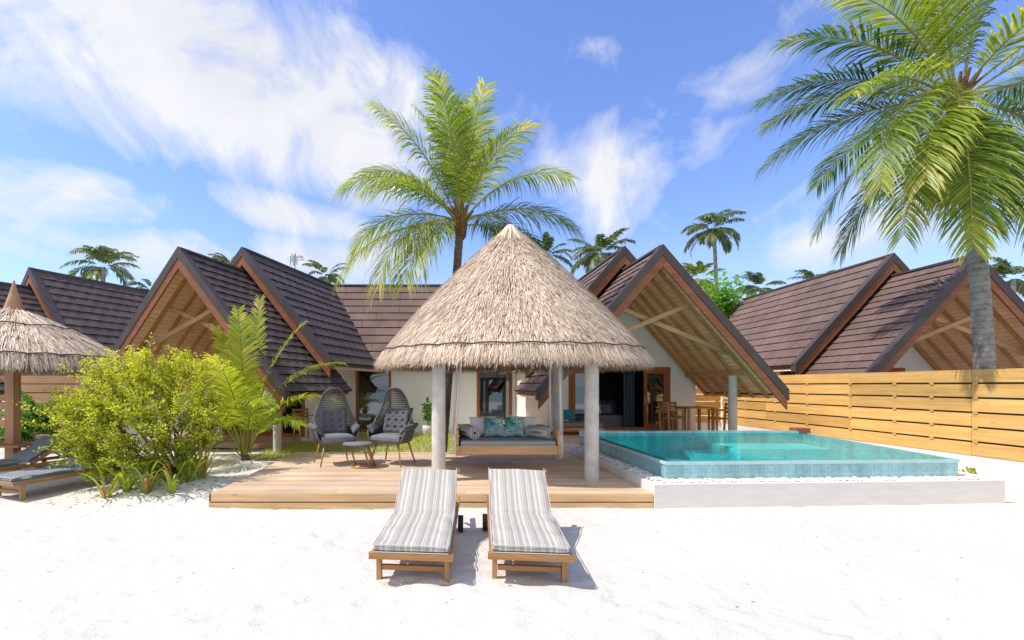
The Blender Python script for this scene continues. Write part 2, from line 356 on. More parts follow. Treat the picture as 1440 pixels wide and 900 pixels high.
M = {}
M['sand'] = sandmat()
M['deck'] = wood('deck_timber', (.74, .555, .40), (.58, .41, .27), 'x', rough=.65, rnd=.13)
M['deck_edge'] = wood('deck_edge_timber', (.76, .52, .29), (.58, .36, .17), 'x', rnd=.15, knots=True)
M['fence'] = wood('fence_timber', (.82, .51, .18), (.64, .36, .11), 'y', rnd=.17, knots=True)
M['fence_x'] = wood('fence_timber_in_shade', (.50, .30, .16), (.34, .19, .10), 'x', rnd=.12)  # left fence: shade on the boards is put into the timber colour
M['fence_y2'] = wood('fence_timber_yard_shade', (.66, .38, .10), (.45, .24, .06), 'x', rnd=.12)  # darker copy of the fence timber, with the yard shadow in its colour
M['teak'] = wood('teak', (.52, .28, .11), (.32, .15, .055), 'y', rnd=.12)
M['teak_x'] = wood('teak_across', (.52, .28, .11), (.32, .15, .055), 'x', rnd=.12)
M['bedwood'] = wood('swing_timber', (.72, .46, .24), (.54, .32, .15), 'x', rnd=.12, knots=True)
M['legwood'] = wood('leg_wood', (.50, .29, .13), (.36, .19, .08), 'z', rnd=.1)
M['fascia'] = wood('fascia_timber', (.34, .13, .065), (.24, .085, .04), 'x', rnd=.12, scale=.7)
M['frame'] = wood('door_frame_timber', (.38, .14, .05), (.26, .085, .03), 'z', rnd=.1)
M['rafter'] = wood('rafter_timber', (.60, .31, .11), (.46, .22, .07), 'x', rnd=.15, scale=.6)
M['brace'] = wood('brace_timber', (.58, .36, .18), (.44, .26, .12), 'x', rnd=.1, scale=.6)
M['post'] = wood('parasol_post_timber', (.60, .36, .21), (.46, .26, .15), 'z', rnd=.1)
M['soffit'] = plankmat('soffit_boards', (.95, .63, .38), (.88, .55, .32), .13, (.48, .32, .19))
M['roofshade'] = shinglemat('shaded_shingle', (.135, .104, .098), (.115, .089, .084), (.04, .035, .038))  # shingle in darker tones, shade of the left roofs put into the colour
M['roofmid'] = shinglemat('brown_shingle', (.195, .133, .114), (.170, .115, .099), (.035, .026, .026))
M['trimdark'] = simple('dark_roof_trim', (.095, .072, .068), (.07, .053, .050), rough=.55, scale=3)
M['wall'] = simple('cream_render', (.87, .85, .80), (.82, .80, .75), rough=.9, scale=1.5, bump=.15, bscale=60)
M['whitewall'] = simple('white_render', (.80, .78, .75), (.73, .70, .67), rough=.9, scale=2.2, bump=.15, bscale=50)
M['plinth'] = simple('grey_plinth_render', (.78, .745, .715), (.69, .66, .63), rough=.85, scale=2.5, bump=.2, bscale=30, stretch=(1, 1, 5))
M['concrete'] = simple('column_concrete', (.66, .63, .59), (.46, .44, .41), rough=.85, scale=5, bump=.3, bscale=25)
M['lip'] = simple('wet_lip', (.50, .72, .74), (.40, .62, .65), rough=.1); M['tile'] = tilemat(); M['water'] = watermat(); M['poolfloor'] = poolfloormat()
M['glass'] = glassmat('window_glass')
M['thatch'] = None
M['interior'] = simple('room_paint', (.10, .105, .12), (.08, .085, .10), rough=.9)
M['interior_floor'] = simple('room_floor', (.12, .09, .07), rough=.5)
M['rope'] = simple('white_rope', (.88, .86, .82), (.78, .76, .72), scale=90, bump=.4, bscale=150)
M['darkrope'] = simple('dark_rope', (.10, .08, .06), scale=60)
M['pebble'] = simple('white_pebble', (.80, .79, .77), (.70, .69, .67), rough=.6, rnd=.12)
M['wicker'] = simple('grey_wicker', (.14, .142, .152), (.09, .095, .105), rough=.6, scale=60, bump=.5, bscale=120)
M['cushion'] = simple('charcoal_cushion', (.135, .135, .152), (.11, .11, .124), rough=.95, scale=30, bump=.2, bscale=200)
M['cushion_light'] = simple('grey_seat_cushion', (.20, .20, .22), (.165, .165, .185), rough=.95, scale=30, bump=.2, bscale=200)
M['white_cloth'] = simple('white_cloth', (.88, .88, .87), (.82, .82, .82), rough=.95, scale=6, bump=.2, bscale=12)
M['teal_cloth'] = simple('teal_cloth', (.02, .22, .27), rough=.95)
M['navy_cloth'] = simple('slate_blue_cloth', (.07, .09, .13), rough=.95)
M['grey_cloth'] = simple('sofa_cloth', (.20, .20, .23), rough=.95)
M['leafprint'] = leafprint()
M['trim_white'] = simple('bolster_end', (.55, .55, .54))
SC = [(1.6, (0.654, 0.590, 0.501)), (1.6, (0.404, 0.451, 0.416)), (.5, (0.636, 0.574, 0.477)), (.8, (0.430, 0.320, 0.254)), (1.2, (0.447, 0.443, 0.424)), (2.4, (0.378, 0.353, 0.343)), (.8, (0.636, 0.574, 0.477)), (1.2, (0.370, 0.451, 0.416)), (.7, (0.602, 0.533, 0.447)), (2.0, (0.396, 0.361, 0.347)), (.6, (0.430, 0.303, 0.246)), (1.1, (0.430, 0.467, 0.439)), (1.4, (0.619, 0.558, 0.470)), (1.5, (0.413, 0.385, 0.370)), (1.0, (0.387, 0.443, 0.416))]
M['stripe'] = stripes('striped_canvas', SC, 0, .20)
M['stripe_x'] = stripes('striped_canvas_length', [(2, (.42, .45, .47)), (3, (.13, .17, .20)), (1, (.5, .5, .5)), (3, (.16, .20, .23))], 0, .12)
M['stripe_bed'] = stripes('striped_mattress', [(3, (.30, .36, .40)), (1, (.66, .64, .60)), (2.2, (.22, .28, .33)), (1.5, (.40, .41, .42)), (.7, (.66, .64, .60))], 3, .17)
M['stripe_bol'] = stripes('striped_bolster', [(2, (.78, .74, .68)), (2, (.20, .21, .23)), (1, (.62, .52, .45)), (2, (.42, .46, .49)), (1.5, (.18, .18, .20))], 0, .07)
M['black'] = simple('black_plastic', (.02, .02, .022), rough=.5)
M['metal'] = simple('mast_metal', (.35, .36, .37), rough=.5, metal=.6)
M['pot'] = simple('white_pot', (.72, .72, .70), rough=.5)
M['soil'] = simple('dark_soil', (.06, .045, .03), rough=1)
M['lawn'] = simple('lawn_soil', (.30, .33, .09), (.45, .42, .26), rough=1, scale=5)
M['sea'] = simple('lagoon_water', (.03, .30, .33), (.02, .20, .27), rough=.15, scale=.1, spec=.5)
M['backhill'] = simple('leaf_litter', (.10, .12, .05), rough=1)
M['palmleaf'] = leafmat('palm_leaf', [(0, (.02, .060, .014)), (.45, (.048, .125, .022)), (.8, (.13, .21, .03)), (1, (.30, .29, .06))], .38)
M['palmleaf_y'] = leafmat('yellow_palm_leaf', [(0, (.08, .15, .02)), (.45, (.20, .29, .032)), (.8, (.36, .41, .055)), (1, (.52, .46, .16))], .48)  # yellow-green leaf colours
M['palmleaf_lime'] = leafmat('lime_palm_leaf', [(0, (.16, .24, .025)), (.45, (.34, .43, .04)), (.8, (.54, .58, .08)), (1, (.66, .60, .22))], .48)
M['palmleaf_dead'] = leafmat('dry_palm_leaf', [(0, (.16, .12, .05)), (.5, (.30, .22, .11)), (1, (.42, .35, .22))], .3)
M['palmleaf_far'] = leafmat('far_palm_leaf', [(0, (.04, .08, .03)), (.5, (.08, .145, .045)), (1, (.26, .26, .12))], .35)
M['rachis'] = simple('palm_rachis', (.34, .30, .06), (.22, .22, .045), rough=.5)
M['sheath'] = simple('palm_sheath', (.24, .13, .05), (.12, .065, .03), rough=.9, scale=20)
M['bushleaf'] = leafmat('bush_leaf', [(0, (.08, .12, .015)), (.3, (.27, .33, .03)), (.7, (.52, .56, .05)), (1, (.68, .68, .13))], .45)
M['strapleaf'] = leafmat('strap_leaf', [(0, (.14, .24, .025)), (.7, (.32, .42, .045)), (.93, (.32, .36, .07)), (1, (.40, .24, .09))], .4)
M['shrubleaf'] = leafmat('shrub_leaf', [(0, (.03, .10, .012)), (.5, (.07, .22, .02)), (1, (.16, .36, .03))], .35)
M['grass'] = leafmat('grass_blade', [(0, (.22, .30, .04)), (.6, (.42, .50, .07)), (1, (.62, .58, .24))], .4)
M['bark'] = simple('bush_bark', (.16, .12, .095), (.09, .07, .055), rough=.95, scale=14, bump=.6, bscale=30)
def trunkmat(name, c1, c2, c3, ring=9.0):
    m, nt, n, l, b = newmat(name); tc = N(n, 'ShaderNodeTexCoord')
    sp = N(n, 'ShaderNodeSeparateXYZ'); l.new(tc.outputs['Object'], sp.inputs[0])
    no = N(n, 'ShaderNodeTexNoise', i_Scale=3.5, i_Detail=6, i_Roughness=.7); l.new(tc.outputs['Object'], no.inputs['Vector'])
    z = math_(n, l, 'ADD', math_(n, l, 'MULTIPLY', sp.outputs[2], ring), math_(n, l, 'MULTIPLY', no.outputs['Fac'], 1.6))
    fr = math_(n, l, 'FRACT', z); rr = ramp(n, [(0, (.45, .45, .45)), (.14, (1, 1, 1)), (.8, (1, 1, 1)), (1, (.7, .7, .7))]); l.new(fr, rr.inputs[0])
    rp = ramp(n, [(.32, c3), (.45, c2), (.62, c1)]); l.new(no.outputs['Fac'], rp.inputs[0])
    col = mixc(n, l, rp.outputs[0], rr.outputs[0], .75, 'MULTIPLY'); l.new(col, b.inputs['Base Color']); b.inputs['Roughness'].default_value = .95
    h = math_(n, l, 'ADD', fr, math_(n, l, 'MULTIPLY', no.outputs['Fac'], 1.5)); bp = N(n, 'ShaderNodeBump', i_Strength=.6, i_Distance=.03); l.new(h, bp.inputs['Height']); l.new(bp.outputs[0], b.inputs['Normal'])
    return m
M['trunk'] = trunkmat('grey_palm_trunk', (.42, .385, .35), (.30, .27, .24), (.11, .09, .08))
M['trunk_b'] = trunkmat('brown_palm_trunk', (.19, .155, .12), (.12, .095, .075), (.06, .05, .04), 11)
def thatchmat():
    m, nt, n, l, b = newmat('dry_thatch'); at = N(n, 'ShaderNodeAttribute', attribute_name='rnd')
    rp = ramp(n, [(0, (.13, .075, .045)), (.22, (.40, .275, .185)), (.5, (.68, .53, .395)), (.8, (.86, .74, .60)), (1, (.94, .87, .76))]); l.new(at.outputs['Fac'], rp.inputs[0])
    tc = N(n, 'ShaderNodeTexCoord'); no = N(n, 'ShaderNodeTexNoise', i_Scale=2.2, i_Detail=4); l.new(tc.outputs['Object'], no.inputs['Vector'])
    rr = ramp(n, [(.3, (.85, .82, .80)), (.7, (1.1, 1.1, 1.1))]); l.new(no.outputs['Fac'], rr.inputs[0])
    col = mixc(n, l, rp.outputs[0], rr.outputs[0], 1.0, 'MULTIPLY'); l.new(col, b.inputs['Base Color']); b.inputs['Roughness'].default_value = .9; b.inputs['Specular IOR Level'].default_value = .15
    return m
M['thatch'] = thatchmat()

# ------------------------------------------------------------------ camera, light, sky
cam = bpy.data.cameras.new('camera'); camo = bpy.data.objects.new('camera', cam); COL.objects.link(camo)
cam.lens = 16; cam.sensor_width = 36; cam.sensor_fit = 'HORIZONTAL'; cam.shift_x = (720 - 614) / 1440; cam.shift_y = (542 - 450) / 1440
cam.clip_start = .05; cam.clip_end = 3000; camo.location = (0, 0, 1.6); camo.rotation_euler = (pi / 2, 0, 0); S.camera = camo
sunv = V((-.68, -.13, 1)).normalized()
sl = bpy.data.lights.new('sun', 'SUN'); sl.energy = 4.7; sl.angle = radians(.5); sl.color = (1, .93, .82)
so = bpy.data.objects.new('sun', sl); COL.objects.link(so); so.rotation_euler = sunv.to_track_quat('Z', 'Y').to_euler()
W = bpy.data.worlds.new('World'); S.world = W; W.use_nodes = True
def world():
    nt = W.node_tree; n = nt.nodes; l = nt.links; bg = n['Background']
    sky = N(n, 'ShaderNodeTexSky', sky_type='NISHITA', sun_disc=False, sun_elevation=math.asin(sunv.z), sun_rotation=atan2(sunv.x, sunv.y) % (2 * pi), altitude=0, air_density=1.0, dust_density=.4, ozone_density=2.2)
    tc = N(n, 'ShaderNodeTexCoord'); D = tc.outputs['Generated']
    sp = N(n, 'ShaderNodeSeparateXYZ'); l.new(D, sp.inputs[0])
    # cloud sheet: direction projected on a flat layer
    zz = math_(n, l, 'ADD', math_(n, l, 'MAXIMUM', sp.outputs[2], 0.0), .22)
    cx = math_(n, l, 'DIVIDE', sp.outputs[0], zz); cy = math_(n, l, 'DIVIDE', sp.outputs[1], zz)
    cb = N(n, 'ShaderNodeCombineXYZ'); l.new(cx, cb.inputs[0]); l.new(cy, cb.inputs[1])
    mp = N(n, 'ShaderNodeMapping'); mp.inputs['Rotation'].default_value = (0, 0, radians(-28)); mp.inputs['Scale'].default_value = (1.0, .42, 1); l.new(cb.outputs[0], mp.inputs[0])
    n1 = N(n, 'ShaderNodeTexNoise', i_Scale=2.1, i_Detail=9, i_Roughness=.62, i_Distortion=.5); l.new(mp.outputs[0], n1.inputs['Vector'])
    n2 = N(n, 'ShaderNodeTexNoise', i_Scale=5.5, i_Detail=8, i_Roughness=.6, i_Distortion=.9); l.new(D, n2.inputs['Vector'])
    def blob(u, v, du, dv, rot=0):     # soft elliptic patch of cloud about a direction (u,v = x/y, z/y ahead)
        c = V((u, 1, v)).normalized(); ex = V((1, 0, 0)); ex = (ex - c * ex.dot(c)).normalized(); ey = c.cross(ex) * -1
        e1 = ex * cos(rot) + ey * sin(rot); e2 = ey * cos(rot) - ex * sin(rot)
        outs = []
        for e, s_ in ((e1, du), (e2, dv)):
            d = N(n, 'ShaderNodeVectorMath', operation='DOT_PRODUCT'); l.new(D, d.inputs[0]); d.inputs[1].default_value = e
            outs.append(math_(n, l, 'POWER', math_(n, l, 'ABSOLUTE', math_(n, l, 'DIVIDE', math_(n, l, 'SUBTRACT', d.outputs['Value'], 0.0), s_)), 2.0))
        d = N(n, 'ShaderNodeVectorMath', operation='DOT_PRODUCT'); l.new(D, d.inputs[0]); d.inputs[1].default_value = c
        fr = math_(n, l, 'GREATER_THAN', d.outputs['Value'], 0.0)
        g = math_(n, l, 'SUBTRACT', 1.0, math_(n, l, 'ADD', outs[0], outs[1]), True)
        return math_(n, l, 'MULTIPLY', g, fr)
    def px(x, y): return ((x - 614) / 640, (542 - y) / 640)
    tot = None
    for (x, y, du, dv, rot, k) in ((300, 90, .56, .22, -.42, 1.3), (120, 0, .34, .15, -.2, 1.0), (430, 210, .22, .12, -.8, .6), (60, 275, .22, .06, -.08, .95), (420, 305, .26, .055, -.28, 1.15), (200, 350, .32, .05, -.12, .6),
                                   (860, 270, .18, .13, -.75, .95), (500, 360, .3, .09, 0, .9), (1220, 340, .20, .06, .1, .55), (1060, 110, .12, .05, .2, .28), (850, 65, .12, .05, -.1, .25), (1000, 215, .11, .05, .5, .45), (1180, 250, .3, .13, 0, .18), (40, 330, .3, .05, -.1, .6)):
        u, v = px(x, y); g = math_(n, l, 'MULTIPLY', blob(u, v, du, dv, rot), k)
        tot = g if tot is None else math_(n, l, 'MAXIMUM', tot, g)
    # behind and above the viewer: unseen cloud added for brighter, whiter fill light
    back = math_(n, l, 'MULTIPLY', math_(n, l, 'SUBTRACT', .25, sp.outputs[1], True), 1.25)
    tot = math_(n, l, 'MAXIMUM', tot, back)
    nn = math_(n, l, 'ADD', math_(n, l, 'MULTIPLY', n1.outputs['Fac'], .62), math_(n, l, 'MULTIPLY', n2.outputs['Fac'], .5))
    dens = math_(n, l, 'ADD', math_(n, l, 'MULTIPLY', tot, .60), math_(n, l, 'MULTIPLY', math_(n, l, 'SUBTRACT', nn, .56), 2.4))
    cr = ramp(n, [(.14, (0, 0, 0)), (.36, (.45, .45, .45)), (.62, (1, 1, 1))]); l.new(math_(n, l, 'SUBTRACT', dens, .02), cr.inputs[0])
    fac = math_(n, l, 'MULTIPLY', cr.outputs[0], .92)
    # cloud brightness in the sky's own units
    sh = ramp(n, [(.3, (8.4, 8.5, 8.9)), (.7, (10, 10, 9.9))]); l.new(n2.outputs['Fac'], sh.inputs[0])
    tint = mixc(n, l, sky.outputs[0], (1.95, 2.08, 2.75), 1.0, 'MULTIPLY')
    gm = N(n, 'ShaderNodeMix', data_type='RGBA', blend_type='MIX'); l.new(fac, gm.inputs['Factor']); l.new(tint, gm.inputs['A']); l.new(sh.outputs[0], gm.inputs['B'])
    hz = math_(n, l, 'MULTIPLY', math_(n, l, 'SUBTRACT', 1.0, math_(n, l, 'MULTIPLY', math_(n, l, 'MAXIMUM', sp.outputs[2], 0.0), 3.2), True), .55)
    fin = mixc(n, l, gm.outputs['Result'], (6.5, 7.4, 9.1), hz)
    l.new(fin, bg.inputs['Color']); bg.inputs['Strength'].default_value = .10
world()
S.view_settings.view_transform = 'Standard'; S.view_settings.look = 'None'; S.view_settings.exposure = 0; S.view_settings.gamma = 1
S.cycles.max_bounces = 8; S.cycles.transparent_max_bounces = 16; S.cycles.caustics_reflective = False; S.cycles.caustics_refractive = False

# ------------------------------------------------------------------ ground
DENT = {}
def dent(x, y, rx, ry, a, d):
    for i in range(int((x - .4) // .5), int((x + .4) // .5) + 1):
        for j in range(int((y - .4) // .5), int((y + .4) // .5) + 1): DENT.setdefault((i, j), []).append((x, y, rx, ry, cos(a), sin(a), d))
rs_ = random.Random(3)
for (x, y, a, n_) in ((-4.5, 2.6, .25, 16), (4.6, 2.4, 2.7, 14), (-2.2, 5.2, -.35, 12), (1.9, 5.3, .15, 14), (3.0, 3.0, .9, 8), (-6, 4.6, .1, 14), (-1.2, 2.3, .5, 7), (6.5, 5.1, 3.0, 10)):
    for k in range(n_):
        sd = .09 if k % 2 else -.09; dent(x - sin(a) * sd, y + cos(a) * sd, .14, .055, a + rs_.uniform(-.2, .2), rs_.uniform(.020, .038)); x += cos(a) * .34; y += sin(a) * .34; a += rs_.uniform(-.12, .12)
for k in range(1300): dent(rs_.uniform(-8, 9), rs_.uniform(1.6, 6.2), rs_.uniform(.04, .16), rs_.uniform(.03, .09), rs_.uniform(0, 3), rs_.uniform(-.012, .018))
def ground_h(x, y):
    if y > 60 or y < -11 or abs(x) > 60: return -.05
    h = (mnoise.noise(V((x * .45, y * .45, 0))) * .045 + mnoise.noise(V((x * 1.7, y * 1.7, 3))) * .016 + mnoise.noise(V((x * 4.5, y * 4.5, 7))) * .006) - .012
    for (dx_, dy_, rx, ry, ca, sa, d_) in DENT.get((int(x // .5), int(y // .5)), ()):
        u = ((x - dx_) * ca + (y - dy_) * sa) / rx; v = ((y - dy_) * ca - (x - dx_) * sa) / ry; q = u * u + v * v
        if q < 9: h += d_ * (-math.exp(-q * 1.6) + .35 * math.exp(-(sqrt(q) - 1.5) ** 2 * 3))
    if 2.8 < x < 9.0 and y > 5.7: h = min(h, -.01)
    if x > 3 and 6.3 < y < 10.3 and x < 8.6: h = -.06
    if -3.2 < x < 3 and y > 5.8: h = min(h, 0) - .005
    d = sqrt((x + 4.05) ** 2 * .55 + (y - 7.05) ** 2 * 1.6)       # mound under the bush
    h += .20 * math.exp(-(d / .75) ** 2)
    return h
def ax(lo, hi, segs):
    out = []
    for a, b, st in segs:
        x = a
        while x < b - 1e-6: out.append(x); x += st
    return out + [hi]
xs = ax(0, 1200, [(-1200, -200, 250), (-200, -40, 40), (-40, -14, 3), (-14, -6, .3), (-6, 8, .05), (8, 11, .11), (11, 16, .5), (16, 40, 4), (40, 200, 40), (200, 1200, 250)])
ys = ax(0, 1200, [(-14, -3, 2), (-3, 1.6, .4), (1.6, 6.4, .045), (6.4, 11, .11), (11, 20, .5), (20, 60, 5), (60, 200, 40), (200, 1200, 250)])
g = MB(); g.grid([[(x, y, ground_h(x, y)) for x in xs] for y in ys], True, .5); struct('sand_ground', g, M['sand'])
g = MB(); g.face([(-2500, -14, -.35), (-2500, -2500, -.35), (2500, -2500, -.35), (2500, -14, -.35)]); g.face([(-1200, -14, -.049), (-1200, -14.4, -.36), (1200, -14.4, -.36), (1200, -14, -.049)]); struct('sea', g, M['sea'])

# lawn strip behind the deck
g = MB(); g.grid([[(-4.2 + i * .25 + (.35 * (y - 9.7) / 5 if i == 0 else 0), y, .012) for i in range(20)] for y in [9.72 + k * .25 for k in range(22)]], True, .5); struct('lawn', g, M['lawn'])
g = MB()
for k in range(9000):
    x = U(-4.1, .55); y = U(9.76, 15.0)
    if x < -3.2 and y > 11.6 + (x + 4.1) * 2: continue
    h = U(.05, .13); a = U(0, 2 * pi); w = .009; dx, dy = cos(a) * w, sin(a) * w; lx, ly = U(-.04, .04), U(-.04, .04)
    g.face([(x - dx, y - dy, .01), (x + dx, y + dy, .01), (x + lx, y + ly, h)])
tag(obj('grass', g, M['grass']), 'strip of bright green lawn grass between the deck and the house wall', 'grass', kind='stuff')

# ------------------------------------------------------------------ buildings
SL = 1.154; SA = math.atan(SL); CP = cos(SA); SP = sin(SA)
class Fr:                                    # local frame of a wing: w across, d depth, z up
    def __init__(s, x, y, yaw): a = radians(yaw); s.o = V((x, y, 0)); s.u = V((cos(a), -sin(a), 0)); s.v = V((sin(a), cos(a), 0))
    def p(s, w, d, z): return s.o + s.u * w + s.v * d + UP * z
def tiles(mb, P0, along, down, nrm, length, slope, n, seg=.12, amp=.006, step=.032):
    """overlapping courses of pressed shingle; P0 = ridge start"""
    ex = slope / n; m = max(1, int(length / seg)); st = length / m
    for i in range(n):
        v0 = i * ex; v1 = (i + 1) * ex + .012
        hs = [step + amp * (.6 * (R() - .5) + .7 * sin((j + i * 1.7) * 2.1)) for j in range(m + 1)]
        ph = U(-.006, .006)
        for j in range(m):
            a = P0 + along * (j * st) + down * v0 + nrm * .004; b = P0 + along * ((j + 1) * st) + down * v0 + nrm * .004
            c = P0 + along * ((j + 1) * st) + down * (v1 + ph) + nrm * hs[j + 1]; d = P0 + along * (j * st) + down * (v1 + ph) + nrm * hs[j]
            mb.face([a, d, c, b], U(.2, 1), [(j * st, -v0 * .4 / ex), (j * st, -(v0 + ex) * .4 / ex), ((j + 1) * st, -(v0 + ex) * .4 / ex), ((j + 1) * st, -v0 * .4 / ex)])
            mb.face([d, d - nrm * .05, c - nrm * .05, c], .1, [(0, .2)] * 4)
def gable_roof(F, root, zr, hw, d0, d1, mats, n=12, rafters=True):
    """one gabled roof: shingles on both slopes, boarded underside, rafters, bargeboards"""
    L = d1 - d0; sl = hw / CP
    for s in (-1, 1):
        dn = (F.u * s * CP - UP * SP); nr = (F.u * s * SP + UP * CP)
        t = MB(); P0 = F.p(0, d0, zr)
        dk_ = mats[s] is M['roofshade']
        tiles(t, P0 + F.v * .02, F.v, dn, nr, L - .02, sl, n, amp=.014 if dk_ else .005, step=.032 if dk_ else .032)
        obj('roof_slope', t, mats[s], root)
        # boarded underside
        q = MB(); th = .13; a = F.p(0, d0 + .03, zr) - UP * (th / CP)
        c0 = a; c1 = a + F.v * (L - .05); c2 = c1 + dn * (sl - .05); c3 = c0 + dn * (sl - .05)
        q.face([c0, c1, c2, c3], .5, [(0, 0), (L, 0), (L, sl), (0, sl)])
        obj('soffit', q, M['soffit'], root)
        # dark roof deck edge along the eave and under the tiles
        e = MB()
        ea = F.p(0, d0 + .02, zr) + dn * (sl - .03) - nr * .065; e.beam(ea, ea + F.v * (L - .04), .05, .15, up=nr)
        e.face([F.p(0, d0 + .03, zr) - nr * .012, F.p(0, d0 + .03, zr) - nr * .012 + dn * sl, F.p(0, d1, zr) - nr * .012 + dn * sl, F.p(0, d1, zr) - nr * .012])
        obj('eave_board', e, M['trimdark'], root)
        # bargeboards
        b = MB(); o1 = F.p(0, d0 - .035 - .001 * s, zr)
        def strip(mb, h0, h1, t0, t1, ln):
            A = F.p(0, t0, zr - h0 / CP); B = F.p(0, t0, zr - h1 / CP); A2 = A + dn * ln; B2 = B + dn * ln
            dd = F.v * (t1 - t0)
            if s > 0: mb.hexa([B, B2, B2 + dd, B + dd, A, A2, A2 + dd, A + dd])
            else: mb.hexa([B2, B, B + dd, B2 + dd, A2, A, A + dd, A2 + dd])
        strip(b, -.05, .115, d0 - .06, d0 + .13, sl + .03); obj('roof_edge_trim', b, M['trimdark'], root)
        b = MB(); strip(b, .118, .27, d0 - .045, d0 + .0, sl - .02); obj('bargeboard', b, M['fascia'], root)
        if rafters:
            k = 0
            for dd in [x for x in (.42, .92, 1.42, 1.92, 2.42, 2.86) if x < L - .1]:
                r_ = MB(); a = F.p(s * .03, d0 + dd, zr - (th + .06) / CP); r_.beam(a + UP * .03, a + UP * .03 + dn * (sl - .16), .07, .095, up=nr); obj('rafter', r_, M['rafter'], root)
    c = MB(); c.beam(F.p(0, d0 - .02, zr + .035), F.p(0, d1, zr + .035), .12, .05); obj('ridge_cap', c, M['trimdark'], root)

def wing(root, x, y, yaw, far=9.0, mats=None, detail=True, colw=(2.2, 2.2), walls=True, opening=(-1.2, 1.75), zfloor=.3, HW=(2.46, 2.46)):
    F = Fr(x, y, yaw)
    gable_roof(F, root, 4.68, 2.79, 0, 3.0, mats, n=17)
    gable_roof(F, root, 5.28, 2.68, 2.07, far, mats, n=12, rafters=False)
    # scissor braces
    for s in (-1, 1):
        b = MB(); b.beam(F.p(-s * .88, .5 + .075 * s, 3.50), F.p(s * 1.86, .5 + .075 * s, 2.36), .07, .10); obj('brace', b, M['brace'], root)
    for s in (-1, 1):
        cw = colw[0] if s < 0 else colw[1]
        zc = 4.68 - SL * cw - .30
        b = MB(); b.beam(F.p(s * cw, .45, zc + .07), F.p(s * cw, 3.0, zc + .07), .10, .14); obj('eave_beam', b, M['brace'], root)
        c = MB(); P = F.p(s * cw, .95, 0); c.lathe(P, [(.096, 0), (.096, zc)], 24); obj('column', c, M['concrete'], root)
    # gable wall with opening
    o0, o1 = opening; zt = 2.13; D = 3.0; T = .12
    w = MB()
    def wallpoly(pts):
        f = [F.p(a, D, b) for a, b in pts]; k = [F.p(a, D + T, b) for a, b in pts]
        w.face(f); w.face(k[::-1])
        for i in range(len(pts)): j = (i + 1) % len(pts); w.face([f[j], f[i], k[i], k[j]])
    def zr(a): return 5.28 - SL * abs(a) - .19
    HL, HR = HW
    wallpoly([(-HL, 0), (o0, 0), (o0, zr(o0)), (-HL, zr(HL))])
    wallpoly([(o1, 0), (HR, 0), (HR, zr(HR)), (o1, zr(o1))])
    wallpoly([(o0, zt), (o1, zt), (o1, zr(o1)), (0, zr(0)), (o0, zr(o0))])
    wallpoly([(o0, 0), (o1, 0), (o1, zfloor), (o0, zfloor)])
    obj('gable_wall', w, M['wall'], root)
    for s in (-1, 1):
        w = MB(); h_ = HR if s > 0 else HL; a = F.p(s * (h_ - .06), D + T + .003, 0); b = F.p(s * (h_ - .06), far - .1, 0)
        w.beam(a + UP * 1.1, b + UP * 1.1, .12, 2.2); obj('side_wall', w, M['wall'], root)
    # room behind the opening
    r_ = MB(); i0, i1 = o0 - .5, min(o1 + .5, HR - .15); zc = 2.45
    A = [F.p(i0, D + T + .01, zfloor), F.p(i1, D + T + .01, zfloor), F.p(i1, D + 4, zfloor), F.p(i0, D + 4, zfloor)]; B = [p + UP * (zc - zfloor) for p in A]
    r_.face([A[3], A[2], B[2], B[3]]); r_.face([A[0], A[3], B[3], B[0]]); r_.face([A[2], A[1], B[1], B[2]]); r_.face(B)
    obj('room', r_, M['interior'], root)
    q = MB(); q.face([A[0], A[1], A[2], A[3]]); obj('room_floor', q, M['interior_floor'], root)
    return F
def framebars(F, mb, a, b, z0, z1, d, t=.07, dep=.09, bottom=True):
    mb.beam(F.p(a + t / 2, d, z0), F.p(a + t / 2, d, z1), t, dep, up=F.v)
    mb.beam(F.p(b - t / 2, d, z0), F.p(b - t / 2, d, z1), t, dep, up=F.v)
    mb.beam(F.p(a + t, d, z1 - t / 2), F.p(b - t, d, z1 - t / 2), dep, t)
    if bottom: mb.beam(F.p(a + t, d, z0 + t / 2), F.p(b - t, d, z0 + t / 2), dep, t)
def pane(F, root, a, b, z0, z1, d):
    g = MB(); g.face([F.p(a, d, z0), F.p(b, d, z0), F.p(b, d, z1), F.p(a, d, z1)], .5); return obj('pane', g, M['glass'], root)

DK = {-1: M['roofshade'], 1: M['roofshade']}; MD = {-1: M['roofmid'], 1: M['roofmid']}
villa = thing('villa', 'cream villa with steep brown shingle gables and timber porches behind the deck and pool', 'house', (0, 14, 0))
FR = wing(villa, 5.05, 10.2, 0, 9.0, MD, opening=(-1.22, 1.72))
FL = wing(villa, -5.85, 10.37, 16.6, 9.2, DK, colw=(2.2, 1.9), opening=(-1.5, 1.32), zfloor=.14, HW=(2.46, 1.62))
# right wing sliding doors
f = MB(); framebars(FR, f, -1.22, 1.72, .3, 2.13, 3.04, .09, .13); dframe = obj('door_frame', f, M['frame'], villa)
f = MB(); framebars(FR, f, -1.12, -.55, .39, 2.04, 3.0, .09, .05); p_ = obj('fixed_door_panel', f, M['frame'], villa); pane(FR, p_, -1.03, -.64, .48, 1.95, 3.0)
f = MB(); framebars(FR, f, .95, 1.63, .39, 2.04, 3.0, .10, .05); p_ = obj('sliding_door', f, M['frame'], villa); pane(FR, p_, 1.05, 1.53, .49, 1.94, 3.0)
h = MB(); h.beam(FR.p(.985, 2.965, 1.05), FR.p(.985, 2.965, 1.28), .03, .015, up=FR.v); obj('handle', h, M['metal'], p_)
